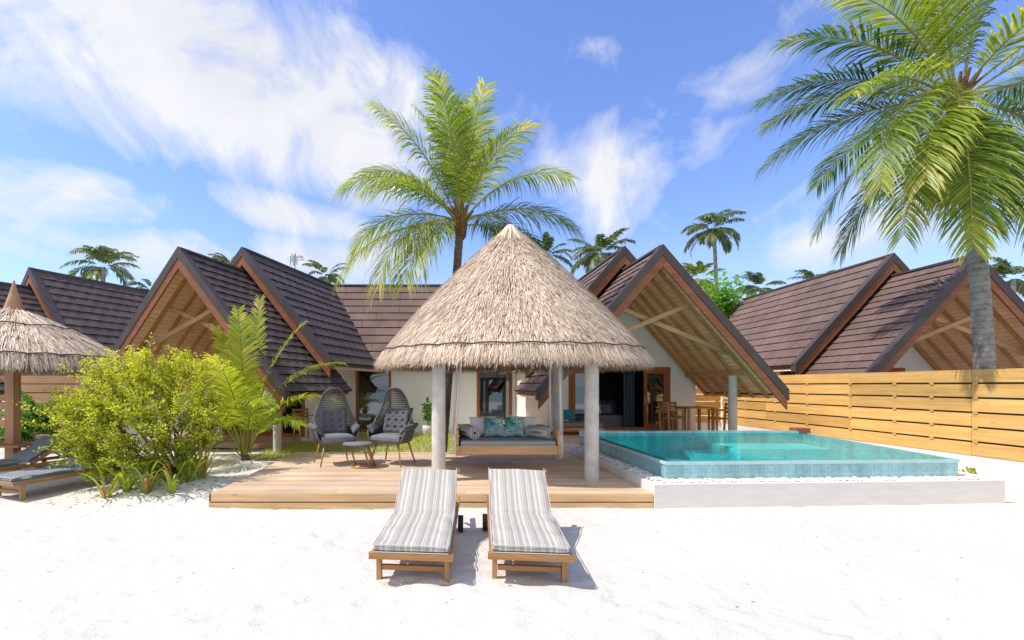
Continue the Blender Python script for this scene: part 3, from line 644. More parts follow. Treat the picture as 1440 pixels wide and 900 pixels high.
# curtain strips inside
h = MB()
for k in range(7):
    x = .58 + k * .045; h.beam(FR.p(x, 3.45 + .03 * (k % 2), .35), FR.p(x, 3.45 + .03 * (k % 2), 2.3), .046, .03, up=FR.v)
obj('curtain', h, M['navy_cloth'], villa)
# left wing door frames
f = MB(); framebars(FL, f, -1.5, 1.32, .14, 2.13, 3.04, .09, .13); obj('door_frame', f, M['frame'], villa)
f = MB(); framebars(FL, f, -.2, .62, .2, 2.04, 3.0, .10, .05); p_ = obj('sliding_door', f, M['frame'], villa); pane(FL, p_, -.1, .52, .3, 1.94, 3.0)
# central block
FC = Fr(0, 15.1, 0)
c = MB()
def cw(a, b, z0, z1): c.box(a, b, 15.1, 15.22, z0, z1)
cw(-4.3, -2.67, 0, 2.5); cw(-1.51, 1.34, 0, 2.5); cw(2.5, 3.1, 0, 2.5); cw(-2.67, -1.51, 2.28, 2.5); cw(-2.67, -1.51, 0, .06); cw(1.34, 2.5, 2.12, 2.5); cw(1.34, 2.5, 0, .45)
obj('central_wall', c, M['wall'], villa)
for (a, b, z0, z1) in ((-2.67, -1.51, .06, 2.28), (1.34, 2.5, .45, 2.12)):
    f = MB(); framebars(FC, f, a, b, z0, z1, .03, .08, .12); w_ = obj('window', f, M['frame'], villa); pane(FC, w_, a + .08, b - .08, z0 + .08, z1 - .08, .03)
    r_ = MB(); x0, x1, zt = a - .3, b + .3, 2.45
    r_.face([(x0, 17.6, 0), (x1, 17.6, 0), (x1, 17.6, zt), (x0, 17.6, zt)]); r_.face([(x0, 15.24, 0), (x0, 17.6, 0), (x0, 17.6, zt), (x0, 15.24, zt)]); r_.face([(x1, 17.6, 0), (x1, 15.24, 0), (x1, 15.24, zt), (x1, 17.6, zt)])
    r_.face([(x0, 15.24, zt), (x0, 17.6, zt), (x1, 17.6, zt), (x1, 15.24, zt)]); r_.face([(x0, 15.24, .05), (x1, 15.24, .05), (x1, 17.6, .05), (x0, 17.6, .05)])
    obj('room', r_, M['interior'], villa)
b_ = MB(); b_.box(1.44, 2.4, 15.17, 15.19, 1.86, 2.03); obj('roller_blind', b_, M['white_cloth'], villa)
b_ = MB(); b_.box(1.5, 2.35, 15.9, 17.3, .45, .72); b_.slab(V((1.95, 16.7, .86)), (1, 0, 0), (0, .3, 1), (0, -1, .3), .32, .16, .07); obj('bed', b_, M['white_cloth'], villa)
for s in (-1, 1):
    t = MB(); dn = V((0, s * CP, -SP)); nr = V((0, s * SP, CP)); X0 = -4.6; X1 = 5.4
    sl = 2.5 / CP
    P0 = V((X0, 17.0, 5.30)) if s < 0 else V((X1, 17.0, 5.30)); al = V((1, 0, 0)) if s < 0 else V((-1, 0, 0))
    tiles(t, P0, al, dn, nr, X1 - X0, sl, 10, seg=.3, amp=.004); obj('roof_slope', t, M['roofmid'], villa)
    e = MB(); a = V((X0, 17, 5.30)) + dn * (sl - .02) - nr * .07; e.beam(a, a + V((X1 - X0, 0, 0)), .05, .16, up=nr)
    e.face([V((X0, 17, 5.29)), V((X0, 17, 5.29)) + dn * sl, V((X1, 17, 5.29)) + dn * sl, V((X1, 17, 5.29))]); obj('eave_board', e, M['trimdark'], villa)
e = MB(); e.box(-3.6, 3.6, 14.66, 14.70, 2.20, 2.33); obj('fascia', e, M['fascia'], villa)
e = MB(); e.box(-3.6, 3.6, 14.705, 15.099, 2.29, 2.31); obj('soffit', e, M['fascia'], villa)
e = MB(); e.beam((-4.6, 17, 5.34), (5.4, 17, 5.34), .12, .05); obj('ridge_cap', e, M['trimdark'], villa)
# porch floors
p_ = MB()
for k in range(21):
    y0 = 10.32 + k * .138; p_.box(1.3 if y0 > 10.9 else 2.6, 7.75, y0, y0 + .132, .12, .30)
obj('porch_floor', p_, M['deck'], villa)
p_ = MB()
for (a, b, z) in ((10.62, 10.9, .13), ): p_.box(1.6, 2.6, a, b, .01, z)
p_.box(1.3, 7.9, 13.06, 13.19, .03, .295); obj('porch_step', p_, M['deck_edge'], villa)
p_ = MB()
PP = [(-4.5, 11.45), (-8.6, 12.3), (-7.9, 14.8), (-3.65, 13.4)]
p_.hexa([(a, b, .0) for a, b in [PP[1], PP[0], PP[3], PP[2]]] + [(a, b, .135) for a, b in [PP[1], PP[0], PP[3], PP[2]]]); obj('porch_floor', p_, M['deck'], villa)

nR = thing('neighbour_villa', 'villa with brown shingle gables rising behind the yellow timber fence on the right', 'house', (13, 14, 0))
F = wing(nR, 12.85, 10.85, 2.5, 8.8, MD, opening=(-.9, 1.2))
f = MB(); framebars(F, f, -.9, 1.2, .3, 2.13, 3.04, .09, .13); obj('door_frame', f, M['frame'], nR)
nL = thing('neighbour_villa', 'dark shingled villa with two stepped gables behind the thatched parasol at far left', 'house', (-13, 16, 0))
F = wing(nL, -13.75, 12.58, 24, 9.5, DK, opening=(-.9, 1.2))
f = MB(); framebars(F, f, -.9, 1.2, .3, 2.13, 3.04, .09, .13); obj('door_frame', f, M['frame'], nL)

# ------------------------------------------------------------------ deck
dk = thing('timber_deck', 'low sun-bleached timber deck under the thatched pavilion, beside the pool', 'deck', (0, 8, 0))
d = MB(); y = 6.0
while y < 9.66:
    x = -2.96; 
    while x < 2.84:
        ln = min(U(1.6, 3.2), 2.84 - x); ln = 2.84 - x if 2.84 - x - ln < .5 else ln
        d.box(x, x + ln - .004, y, y + .132, .145, .175 + U(-.0015, .0015)); x += ln
    y += .138
obj('decking', d, M['deck'], dk)
d = MB(); d.box(-2.98, 2.84, 5.968, 5.996, .075, .172); d.box(-2.97, 2.84, 5.970, 5.994, -.03, .060); d.box(-2.99, -2.962, 5.968, 9.66, -.03, .172); d.box(-2.98, 2.84, 9.667, 9.69, -.02, .172)
obj('skirting', d, M['deck_edge'], dk)
d = MB(); d.box(-2.95, 2.83, 6.01, 9.65, .0, .135); obj('sub_frame', d, M['trimdark'], dk)
# frame board round the front edge

# ------------------------------------------------------------------ pool
pl = thing('swimming_pool', 'raised infinity pool with turquoise mosaic sides on a white plinth', 'pool', (5.5, 8, 0))
A = [V((2.85, 5.95, 0)), V((7.77, 6.22, 0)), V((8.62, 10.28, 0)), V((2.85, 10.28, 0))]
Bc = [V((3.16, 6.27, 0)), V((7.40, 6.46, 0)), V((8.15, 10.05, 0)), V((3.16, 10.05, 0))]
def ring(mb, A, B, z0, z1):   # closed ring wall between outlines
    for i in range(4):
        j = (i + 1) % 4
        mb.hexa([A[i] + UP * z0, A[j] + UP * z0, B[j] + UP * z0, B[i] + UP * z0, A[i] + UP * z1, A[j] + UP * z1, B[j] + UP * z1, B[i] + UP * z1])
def inset(P, d):
    n = len(P); out = []
    for i in range(n):
        e1 = (P[i] - P[i - 1]).normalized(); e2 = (P[(i + 1) % n] - P[i]).normalized()
        n1 = V((-e1.y, e1.x, 0)); n2 = V((-e2.y, e2.x, 0)); b = (n1 + n2).normalized(); out.append(P[i] + b * d / max(.3, b.dot(n1)))
    return out
q = MB(); ring(q, A, inset(A, .07), -.06, .302); obj('plinth', q, M['plinth'], pl)
q = MB(); A2 = inset(A, .071); ring(q, A2, inset(Bc, .03), -.06, .262); obj('gutter_bed', q, M['whitewall'], pl)
q = MB(); Bi = inset(Bc, .14); ring(q, Bc, Bi, .0, .545); obj('tiled_wall', q, M['tile'], pl)
q = MB(); q.box(3.16, 7.9, 9.93, 10.14, .55, .60); obj('tiled_coping', q, M['tile'], pl)
q = MB(); ring(q, inset(Bc, -.012), inset(Bc, -.001), .505, .553); obj('overflow_lip', q, M['lip'], pl)
q = MB(); q.box(7.9, 8.2, 9.98, 10.2, .30, .66); obj('timber_end_box', q, M['fascia'], pl)
q = MB(); q.face([p + UP * .03 for p in Bi]); obj('pool_floor', q, M['poolfloor'], pl)
q = MB(); q.box(6.0, 7.9, 9.0, 9.9, .03, .34); q.box(5.3, 6.0, 9.3, 9.9, .03, .2); obj('pool_ledge', q, M['poolfloor'], pl)
q = MB(); q.face([p + UP * .549 for p in inset(Bc, .004)]); obj('water', q, M['water'], pl)
g = MB()
def pebble(mb, p, r):
    n = len(mb.v); a = U(0, 6.28); sx, sy, sz = r * U(.8, 1.4), r * U(.7, 1.1), r * U(.55, .8)
    vs = []
    for zz, q in ((-.7, .7), (0.05, 1.0), (.7, .62)):
        for k in range(6):
            t = k * pi / 3 + (zz > 0) * .4; x, y = cos(t) * q * sx, sin(t) * q * sy
            vs.append((p[0] + x * cos(a) - y * sin(a), p[1] + x * sin(a) + y * cos(a), p[2] + zz * sz))
    mb.v += vs; rr = R()
    for i in range(2):
        for k in range(6): mb.f.append((n + i * 6 + k, n + i * 6 + (k + 1) % 6, n + i * 6 + 6 + (k + 1) % 6, n + i * 6 + 6 + k)); mb.r.append(rr); mb.sm.append(True)
    mb.f.append(tuple(n + 12 + k for k in range(6))); mb.r.append(rr); mb.sm.append(True)
def strip_peb(p0, p1, q0, q1, cnt):
    for k in range(cnt):
        s_, t = R(), R(); P = (p0 * (1 - s_) + p1 * s_) * (1 - t) + (q0 * (1 - s_) + q1 * s_) * t
        pebble(g, (P.x, P.y, .27 + U(0, .045)), U(.014, .028))
A3 = inset(A, .09); B3 = inset(Bc, -.02)
strip_peb(A3[0], A3[1], B3[0], B3[1], 2600); strip_peb(A3[3], A3[0], B3[3], B3[0], 2200); strip_peb(A3[1], A3[2], B3[1], B3[2], 1500)
tag(obj('pebbles', g, M['pebble']), 'white pebbles filling the channel around the pool walls', 'pebbles', kind='stuff')

# ------------------------------------------------------------------ fences
fn = thing('timber_fence', 'long yellow slatted timber fence on a low white wall beside the pool', 'fence', (9.4, 9, 0))
q = MB(); bh = .222; z = .375
for k in range(6):
    y = 4.6 
    for y1 in (8.0, 10.35, 13.0, 15.0):
        q.box(9.40, 9.432, y + .003, y1 - .003, z, z + bh - (0 if k else 0)); y = y1
    z += bh + .034
z = .375
for k in range(5):
    z += bh
    for y in (7.9, 8.6, 9.3, 10.3, 11.5, 12.6, 13.8): q.box(9.385, 9.399, y, y + .07, z - .008, z + .040, .02)
    z += .034
obj('slat_panel', q, M['fence'], fn)
q = MB(); z = .375 + bh
for k in range(5): q.box(9.436, 9.444, 4.6, 15.0, z - .04, z + .07); z += bh + .034  # dark strips added behind the slats so the gaps look shaded
obj('gap_shade_strip', q, M['trimdark'], fn)
for y in (4.7, 6.4, 8.0, 10.35, 13.0, 14.9):
    q = MB(); q.box(9.434, 9.51, y - .035, y + .035, .3, 1.86); obj('post', q, M['fascia'], fn)
q = MB(); q.box(9.41, 9.56, 4.5, 15.1, -.1, .37); obj('base_wall', q, M['whitewall'], fn)
fb = thing('timber_fence', 'short yellow slatted fence closing the yard behind the dining table', 'fence', (8.4, 15, 0))
q = MB(); z = .375
for k in range(6): q.box(7.1, 9.38, 15.02, 15.05, z, z + bh); z += bh + .014
obj('slat_panel', q, M['fence_y2'], fb)
for x in (7.3, 8.4, 9.3):
    q = MB(); q.box(x - .035, x + .035, 15.053, 15.12, .3, 1.87); obj('post', q, M['fascia'], fb)
q = MB(); q.box(7.1, 9.4, 15.04, 15.2, -.1, .37); obj('base_wall', q, M['whitewall'], fb)
fl = thing('timber_fence', 'shaded brown slatted fence behind the thatched parasol at far left', 'fence', (-10, 11.8, 0))
q = MB(); z = .06
for k in range(8): q.box(-15.5, -8.6, 11.8 + .004 * (k % 2), 11.83 + .004 * (k % 2), z, z + .205); z += .205 + .022
obj('slat_panel', q, M['fence_x'], fl)
for x in (-15, -13.2, -11.4, -9.9, -8.7):
    q = MB(); q.box(x - .035, x + .035, 11.84, 11.9, 0, 1.86); obj('post', q, M['fascia'], fl)

# ------------------------------------------------------------------ thatch
def thatch_roof(root, c, rx, ry, z_apex, z_hem, z_fringe, prof, n_str, slen, wid, n_fr, capname=None):
    """prof(t): radius fraction for t from 0 (apex) to 1 (hem)"""
    cx, cy = c
    def P(t, a, off=0):
        q = prof(t); z = z_apex + (z_hem - z_apex) * t
        return V((cx + (rx * q + off) * cos(a), cy + (ry * q + off) * sin(a), z + off * .5))
    core = MB(); core.grid([[P(i / 24, 2 * pi * k / 72, -.03) for k in range(72)] for i in range(25)], True, .12, True)
    # bottom hem ring, hanging
    def PH(t, a): 
        k = 1 + .055 * t; return V((cx + rx * k * cos(a), cy + ry * k * sin(a), z_hem + (z_fringe - z_hem) * t))
    core.grid([[PH(i / 3 * .72, 2 * pi * k / 72) * 1.0 for k in range(72)] for i in range(4)], True, .25, True)
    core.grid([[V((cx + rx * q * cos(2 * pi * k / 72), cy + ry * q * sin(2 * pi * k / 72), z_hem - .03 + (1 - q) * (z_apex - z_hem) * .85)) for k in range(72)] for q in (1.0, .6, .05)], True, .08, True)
    for k in range(n_str):
        t = sqrt(U(.0004, 1)); a = U(0, 2 * pi)
        if sin(a) > .35 and R() < .6: continue
        dt = slen * U(.6, 1.3) / max(.5, (z_apex - z_hem) * 1.4); t1 = min(1.01, t + dt)
        o0 = U(-.015, .012); o1 = U(.0, .045); aj = a + U(-.5, .5) * wid * 9 / max(.15, prof(t1) * rx)
        p0 = P(max(0, t), a, o0); p1 = P(t1, aj, o1)
        tn = V((-rx * sin(a), ry * cos(a), 0)).normalized() * wid * U(.5, 1.2)
        r = min(1, max(0, random.gauss(.66, .25)))
        core.face([p0 - tn, p0 + tn, p1 + tn * .35, p1 - tn * .35], r)
    obj('thatch', core, M['thatch'], root)
    fr = MB()
    for k in range(n_fr):
        a = U(0, 2 * pi); top = U(-.02, .6); L = 1 + random.gauss(0, .17)
        lay = U(0, .05)
        p0 = V((cx + (rx * (1 + .03 * top) + lay) * cos(a), cy + (ry * (1 + .03 * top) + lay) * sin(a), z_hem + (z_fringe - z_hem) * top + lay * .3))
        k1 = 1.06 + U(-.015, .02); aj = a + U(-.02, .02)
        tend = min(max(L, top + .25), 1.6)
        p1 = V((cx + (rx * k1 + lay) * cos(aj), cy + (ry * k1 + lay) * sin(aj), z_hem + (z_fringe - z_hem) * tend))
        tn = V((-rx * sin(a), ry * cos(a), 0)).normalized() * wid * U(.5, 1.1)
        fr.face([p0 - tn, p0 + tn, p1 + tn * .3, p1 - tn * .3], min(1, max(0, random.gauss(.62 if lay > .015 else .4, .22))))
    # brown inner layer
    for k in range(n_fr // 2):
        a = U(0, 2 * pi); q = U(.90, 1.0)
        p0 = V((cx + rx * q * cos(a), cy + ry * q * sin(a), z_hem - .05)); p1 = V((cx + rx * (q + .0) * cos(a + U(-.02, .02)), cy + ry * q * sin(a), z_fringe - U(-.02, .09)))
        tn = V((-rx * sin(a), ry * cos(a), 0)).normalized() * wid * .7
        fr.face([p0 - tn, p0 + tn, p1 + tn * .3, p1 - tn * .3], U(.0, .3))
    obj('fringe', fr, M['thatch'], root)
    # hem rope in shallow scallops
    ro = MB(); m = 26; pts = []
    for k in range(m * 6 + 1):
        a = 2 * pi * k / (m * 6); s_ = abs(sin(pi * k / 6)); off = .045
        pts.append(V((cx + (rx + off) * cos(a), cy + (ry + off) * sin(a), z_hem + .01 + .02 * s_)))
    ro.tube(pts, .011, 5, False); obj('hem_rope', ro, M['darkrope'], root)

pv = thing('thatched_pavilion', 'conical thatched pavilion on four concrete columns over the swing bed', 'pavilion', (1.2, 7.85, 0))
def prof1(t): return .035 + .965 * (t ** .94) * (1 + .045 * sin(pi * t)) if t > 0 else .035
thatch_roof(pv, (1.27, 7.85), 2.16, 1.62, 4.32, 2.17, 1.93, prof1, 56000, .18, .0062, 14000)
q = MB(); q.lathe((1.27, 7.85, 0), [(.30, 4.02), (.22, 4.14), (.14, 4.27), (.05, 4.345), (.0, 4.35)], 20, r=.55)
for k in range(260):
    a = U(0, 6.28); p0 = V((1.27 + .06 * cos(a), 7.85 + .06 * sin(a), 4.36)); a2 = a + U(-.4, .4); p1 = V((1.27 + .36 * cos(a2), 7.85 + .36 * sin(a2), 3.98 + U(-.05, .05)))
    tn = V((-sin(a), cos(a), 0)) * .014; q.face([p0 - tn, p0 + tn, p1 + tn * .4, p1 - tn * .4], min(1, max(0, random.gauss(.65, .2))))
obj('thatch_cap', q, M['thatch'], pv)
for (x, y) in ((.03, 6.84), (2.33, 6.84), (.03, 8.86), (2.36, 8.86)):
    q = MB(); q.lathe((x, y, 0), [(.105, .175), (.104, .8), (.102, 2.12)], 28); obj('column', q, M['concrete'], pv)
q = MB()
for (a, b) in (((-.3, 6.84), (2.6, 6.84)), ((-.3, 8.86), (2.6, 8.86))): q.beam((a[0], a[1], 2.19), (b[0], b[1], 2.19), .1, .12)
obj('beam', q, M['brace'], pv)
q = MB()
for x in (.03, 2.34): q.beam((x, 6.80, 2.30), (x, 8.9, 2.30), .1, .1)
q.beam((-.3, 7.3, 2.31), (2.7, 7.3, 2.31), .08, .1); q.beam((-.3, 8.2, 2.31), (2.7, 8.2, 2.31), .08, .1)
obj('beam', q, M['brace'], pv)

pr = thing('thatched_parasol', 'round thatched beach parasol with rope finial and timber post at far left', 'parasol', (-7.8, 8.4, 0))
def prof2(t): return .04 + .96 * (t ** .85) * (1 + .06 * sin(pi * t))
thatch_roof(pr, (-7.80, 8.4), 1.70, 1.70, 3.04, 2.10, 1.88, prof2, 13000, .32, .009, 5000)
ro = MB(); 
for tt, nn in ((.42, 10),):
    pts = [V((-7.80 + (1.70 * prof2(tt) + .05) * cos(2 * pi * k / 60), 8.4 + (1.70 * prof2(tt) + .05) * sin(2 * pi * k / 60), 3.04 - .94 * tt + .03 * abs(sin(pi * k / 6)))) for k in range(61)]; ro.tube(pts, .011, 5, False)
obj('binding_rope', ro, M['darkrope'], pr)
q = MB(); pf = []
for k in range(40):
    t = k / 39; pf.append((.145 * (1 - t) ** 1.15 + .012 + .006 * sin(t * 130), 2.98 + .56 * t))
q.lathe((-7.80, 8.4, 0), pf, 20); obj('finial', q, M['post'], pr)
q = MB(); q.box(-7.90, -7.74, 8.32, 8.48, -.05, 2.2); obj('post', q, M['post'], pr)
q = MB(); q.box(-8.2, -7.40, 8.05, 8.315, .50, .53); q.box(-8.2, -7.40, 8.485, 8.75, .50, .53); q.box(-8.2, -7.905, 8.317, 8.483, .501, .529); q.box(-7.735, -7.40, 8.317, 8.483, .501, .529); obj('table_top', q, M['teak_x'], pr)

# ------------------------------------------------------------------ sun loungers (front): local x across, foot at y=0, head +y
def make_lounger(label, stripe, group):
    L = thing('sun_lounger', label, 'sun lounger', (0, 0, 0), group)
    hw = .325; zt = .262
    for s in (-1, 1):
        q = MB(); q.beam((s * (hw - .018), .03, zt - .022), (s * (hw - .018), 1.92, zt - .022), .032, .055); obj('side_rail', q, M['teak'], L)
    q = MB(); q.box(-hw - .012, hw + .012, -.012, .028, zt - .046, zt + .004); obj('front_rail', q, M['teak_x'], L)
    for s in (-1, 1):
        q = MB(); q.box(s * (hw - .045) - .02, s * (hw - .045) + .02, .10, .155, -.02, zt - .044); obj('leg', q, M['legwood'], L)
        q = MB(); q.box(s * (hw - .06) - .022, s * (hw - .06) + .022, 1.42, 1.475, .08, zt - .044); obj('leg', q, M['legwood'], L)
    q = MB(); q.box(-hw + .07, hw - .07, .112, .142, .085, .125); obj('stretcher', q, M['teak_x'], L)
    q = MB(); q.box(-hw + .07, hw - .07, 1.43, 1.46, .10, .14); obj('stretcher', q, M['teak_x'], L)
    for s in (-1, 1):
        w = MB(); c = V((s * (hw + .0), 1.45, .078))
        rows = []
        for xx, rr in ((-.028, .0), (-.028, .088), (.028, .088), (.028, .0)): rows.append([c + V((xx + s * .020, rr * cos(2 * pi * k / 20), rr * sin(2 * pi * k / 20))) for k in range(20)])
        w.grid(rows, False, .5, True)
        obj('wheel', w, M['black'], L)
    q = MB()
    for k in range(11): y = .05 + k * .082; q.box(-hw + .036, hw - .036, y, y + .055, zt - .02, zt)
    obj('seat_slats', q, M['teak_x'], L)
    hy = .98; an = radians(32); bl = .68; bd = V((0, cos(an), sin(an))); bn = V((0, -sin(an), cos(an)))
    q = MB(); o = V((0, hy, zt - .01))
    for s in (-1, 1): q.beam(o + V((s * (hw - .055), 0, 0)), o + V((s * (hw - .055), 0, 0)) + bd * bl, .03, .045, up=bn)
    for k in range(7): p = o + bd * (.05 + k * .09); q.beam(p + V((-hw + .04, 0, 0)) + bn * .026, p + V((hw - .04, 0, 0)) + bn * .026, .055, .016, up=bn)
    q.beam(o + bd * .5 - bn * .03 + V((-.22, 0, 0)), V((-.22, 1.75, zt - .03)), .025, .03, up=(1, 0, 0)); q.beam(o + bd * .5 - bn * .03 + V((.22, 0, 0)), V((.22, 1.75, zt - .03)), .025, .03, up=(1, 0, 0))
    obj('backrest', q, M['teak_x'], L)
    # cushion: one folded mattress
    cu = MB(); hx = .300; T = .072; rows = []
    def path(s):                       # s metres from the foot
        s0 = .93
        if s < s0 - .06: return V((0, .0 + s, zt + .004)), V((0, 0, 1))
        if s > s0 + .06: return V((0, s0, zt + .004)) + bd * (s - s0), bn
        t = (s - (s0 - .06)) / .12; a = V((0, s0 - .06, zt + .004)); b = V((0, s0, zt + .004)); c = b + bd * .06
        return a * (1 - t) ** 2 + b * 2 * t * (1 - t) + c * t * t, (V((0, 0, 1)) * (1 - t) + bn * t).normalized()
    tot = .93 + .68; xsn = 20
    secs = []
    K = 64
    for i in range(K + 1):
        s = -.005 + tot * i / K; p, nn = path(s); e = min(1, (min(i, K - i) / K * tot) / .035); ed = sqrt(1 - (1 - e) ** 2) if e < 1 else 1
        crease = 1 - .6 * math.exp(-((s - .93) / .022) ** 2)
        ringp = []
        for j in range(xsn * 2):
            a = 2 * pi * j / (xsn * 2); cx = cos(a); cz = sin(a)
            xx = math.copysign(abs(cx) ** .28, cx); zz = math.copysign(abs(cz) ** .5, cz)
            wob = .005 * sin(s * 17 + xx * 5) * (zz > 0) + .013 * mnoise.noise(V((xx * 1.5, s * 4, 2)))
            ringp.append(p + V((1, 0, 0)) * xx * (hx + .006 * sin(s * 9)) * (1 if ed > .5 else .985) + nn * (T / 2 + (zz * T / 2 * crease * (.35 + .65 * ed)) + wob))
        secs.append(ringp)
    cu.grid(secs, True, .5, True)
    n0 = len(cu.v); cu.face(secs[0][::-1], .5); cu.face(secs[-1], .5)
    co = obj('cushion', cu, stripe, L)
    # piping round the edge
    pp = MB()
    for zz in (.9, .1):
        for s_ in (-1, 1):
            pts = []
            for i in range(K + 1):
                s = tot * i / K; p, nn = path(s); pts.append(p + V((s_ * (hx + .002), 0, 0)) + nn * (T * zz))
            pp.tube(pts, .0045, 5, False)
        p, nn = path(0); pp.tube([p + V((x, -.007, 0)) + nn * T * zz for x in (-hx, 0, hx)], .0045, 5, False)
    obj('piping', pp, M['trim_white'], co)
    t_ = MB(); p, nn = path(tot - .01); t_.beam(p + V((hx + .01, 0, 0)) + nn * .045, p + V((hx + .03, -.02, .0)) + nn * .03, .006, .03); obj('tie', t_, M['teak_x'], co)
    return L
gl = 'striped sun loungers on the sand in front of the deck'
l1 = make_lounger('left of the two front sun loungers, pale striped cushion, on white sand', M['stripe'], gl)
l2 = dup(l1, (.745, 3.60, 0), radians(-5.5), 'right of the two front sun loungers, pale striped cushion, nearer the pool')
l1.location = (-.205, 3.61, 0); l1.rotation_euler = (0, 0, radians(-5.0))
ROOT[l1.name] = V((0, 0, 0))
def nearer_copy(src, loc, rz, label, mat):
    c = dup(src, loc, rz, label); c['group'] = 'dark striped sun loungers beside the thatched parasol'
    for ch in c.children:
        if ch.name.startswith('cushion'):
            me = ch.data.copy(); ch.data = me; me.materials[0] = mat
    return c
nearer_copy(l1, (-6.17, 6.42, -.02), radians(-20), 'dark striped sun lounger nearest the camera beside the parasol post', M['stripe_x'])
nearer_copy(l1, (-7.62, 7.05, -.02), radians(-22), 'dark striped sun lounger half hidden behind the parasol post', M['stripe_x'])

# ------------------------------------------------------------------ egg chairs: local front = -y
def egg_chair(label, group):
    C = thing('egg_chair', label, 'armchair', (0, 0, 0), group)
    # horizontal U section at each height: (z, half width, back depth, front reach)
    prof = [(.40, .26, .24, .24), (.44, .31, .28, .27), (.50, .35, .30, .27), (.57, .375, .31, .25), (.64, .385, .32, .20), (.70, .375, .32, .10), (.78, .352, .315, .0), (.87, .325, .305, -.06), (.97, .295, .29, -.09), (1.07, .26, .27, -.10), (1.16, .235, .24, -.09), (1.25, .195, .20, -.07), (1.32, .145, .15, -.05), (1.36, .09, .095, -.03), (1.378, .03, .035, -.01)]
    def lerp(z):
        for a, b in zip(prof, prof[1:]):
            if a[0] <= z <= b[0]:
                t = (z - a[0]) / (b[0] - a[0]); t = t
                return [a[i] + (b[i] - a[i]) * t for i in range(4)]
        return list(prof[-1])
    def pt(z, s):                         # s -1..1 from left rim round the back to the right rim
        _, w, b, f = lerp(z); a = abs(s)
        tot_back = pi / 2
        if f >= 0:
            lb = 1.5 * (w + b) / 2; tt = lb / (lb + f)
            if a <= tt: th = a / tt * pi / 2; x, y = w * sin(th), b * cos(th)
            else: x, y = w * (1 - .08 * ((a - tt) / (1 - tt)) ** 2), -f * (a - tt) / (1 - tt)
        else:
            th0 = math.acos(min(1, -f / b)); th = a * th0; x, y = w * sin(th), b * cos(th)
        return V((math.copysign(x, s), y, z))
    # open weave upper part: lattice of ribbons
    we = MB()
    def ribbon(pts, wd, r=None):
        pts2 = [V(p) for p in pts]; nrm = []
        for i, p in enumerate(pts2):
            d = (pts2[min(i + 1, len(pts2) - 1)] - pts2[max(0, i - 1)]).normalized(); o = V((p.x, p.y - .0, .0)); o = o.normalized() if o.length > 1e-5 else V((0, 1, 0))
            sd = d.cross(o).normalized() * wd / 2; nrm.append((p + sd + o * .003, p - sd + o * .003, p - sd - o * .003, p + sd - o * .003))
        we.grid([list(q) for q in nrm], False, r, True)
    zs = lambda k, n, a, b: a + (b - a) * k / n
    nz = 19; ns = 28
    Z0, Z1 = .60, 1.355
    for k in range(nz):                    # wavy hoops
        z = zs(k, nz - 1, Z0, Z1)
        for ph in (0, 1):
            pts = []
            for j in range(ns * 2 + 1):
                s = -1 + j / ns; zz = z + (.009 if (j + ph) % 2 else -.009); q = pt(min(zz, 1.365), s); pts.append(q)
            ribbon(pts, .0055)
    for j in range(ns + 1):
        s = -1 + 2 * j / ns; pts = [pt(zs(i, 26, Z0, 1.36), s) for i in range(27)]; ribbon(pts, .0065)
    # dense lower basket
    rows = [[pt(zs(i, 30, .40, .66), -1 + 2 * j / 60) * 1.0 + (V((pt(.55, -1 + 2 * j / 60).x, pt(.55, -1 + 2 * j / 60).y, 0)).normalized() * (.004 * (((i + j) % 2) * 2 - 1))) for j in range(61)] for i in range(31)]
    we.grid(rows, False)
    we.grid([[V((w * .26 * 1.0, y, .405)) for w in (-1, 1)] for y in (-.24, .24)], False)
    rim = [pt(z, -1) for z in [p[0] for p in prof]]; 
    obj('wicker_shell', we, M['wicker'], C)
    r_ = MB()
    fine = [.40 + (1.37 - .40) * k / 40 for k in range(41)]
    pts = [pt(z, -1) for z in fine] + [pt(z, 1) for z in fine[::-1]]
    r_.tube(pts, .016, 8); base = [V((.25 * cos(a), .245 * sin(a), .40)) for a in [2 * pi * k / 24 for k in range(25)]]; r_.tube(base, .018, 8, False)
    f1 = [pt(.40, -1), V((-.2, -.26, .40)), V((.2, -.26, .40)), pt(.40, 1)]; r_.tube(f1, .018, 8)
    obj('shell_rim', r_, M['wicker'], C)
    for (x, y) in ((-1, -1), (1, -1), (-1, 1), (1, 1)):
        q = MB(); q.tube([(x * .20, y * .19, .40), (x * .29, y * .28, 0)], [.019, .012], 10); obj('leg', q, M['legwood'], C)
    cu = MB()
    def dimp(a, b): return .018 * sin(a * 5) * sin(b * 5)
    cu.slab((0, -.03, .47), (1, 0, 0), (0, 1, 0), (0, 0, 1), .27, .26, .065, .05, 12, lambda a, b: .02 * (1 - a * a) * (1 - b * b)); obj('seat_cushion', cu, M['cushion_light'], C)
    cb = MB(); k = radians(14)
    def tuft(a, b):
        v = .055 * (1 - .7 * abs(a) ** 3)
        for tx in (-.5, 0, .5):
            for ty in (-.45, 0, .5): v -= .05 * math.exp(-(((a - tx) / .12) ** 2 + ((b - ty) / .12) ** 2))
        for ty in (-.22, .26): v -= .015 * math.exp(-((b - ty) / .05) ** 2)
        for tx in (-.25, .25): v -= .015 * math.exp(-((a - tx) / .05) ** 2)
        return v + .10 * a * a
    cb.pillow((0, .205, .755), (1, 0, 0), (0, sin(k), cos(k)), (0, -cos(k), sin(k)), .27, .27, .035, 30, None, .1, .4, tuft); obj('back_cushion', cb, M['cushion'], C)
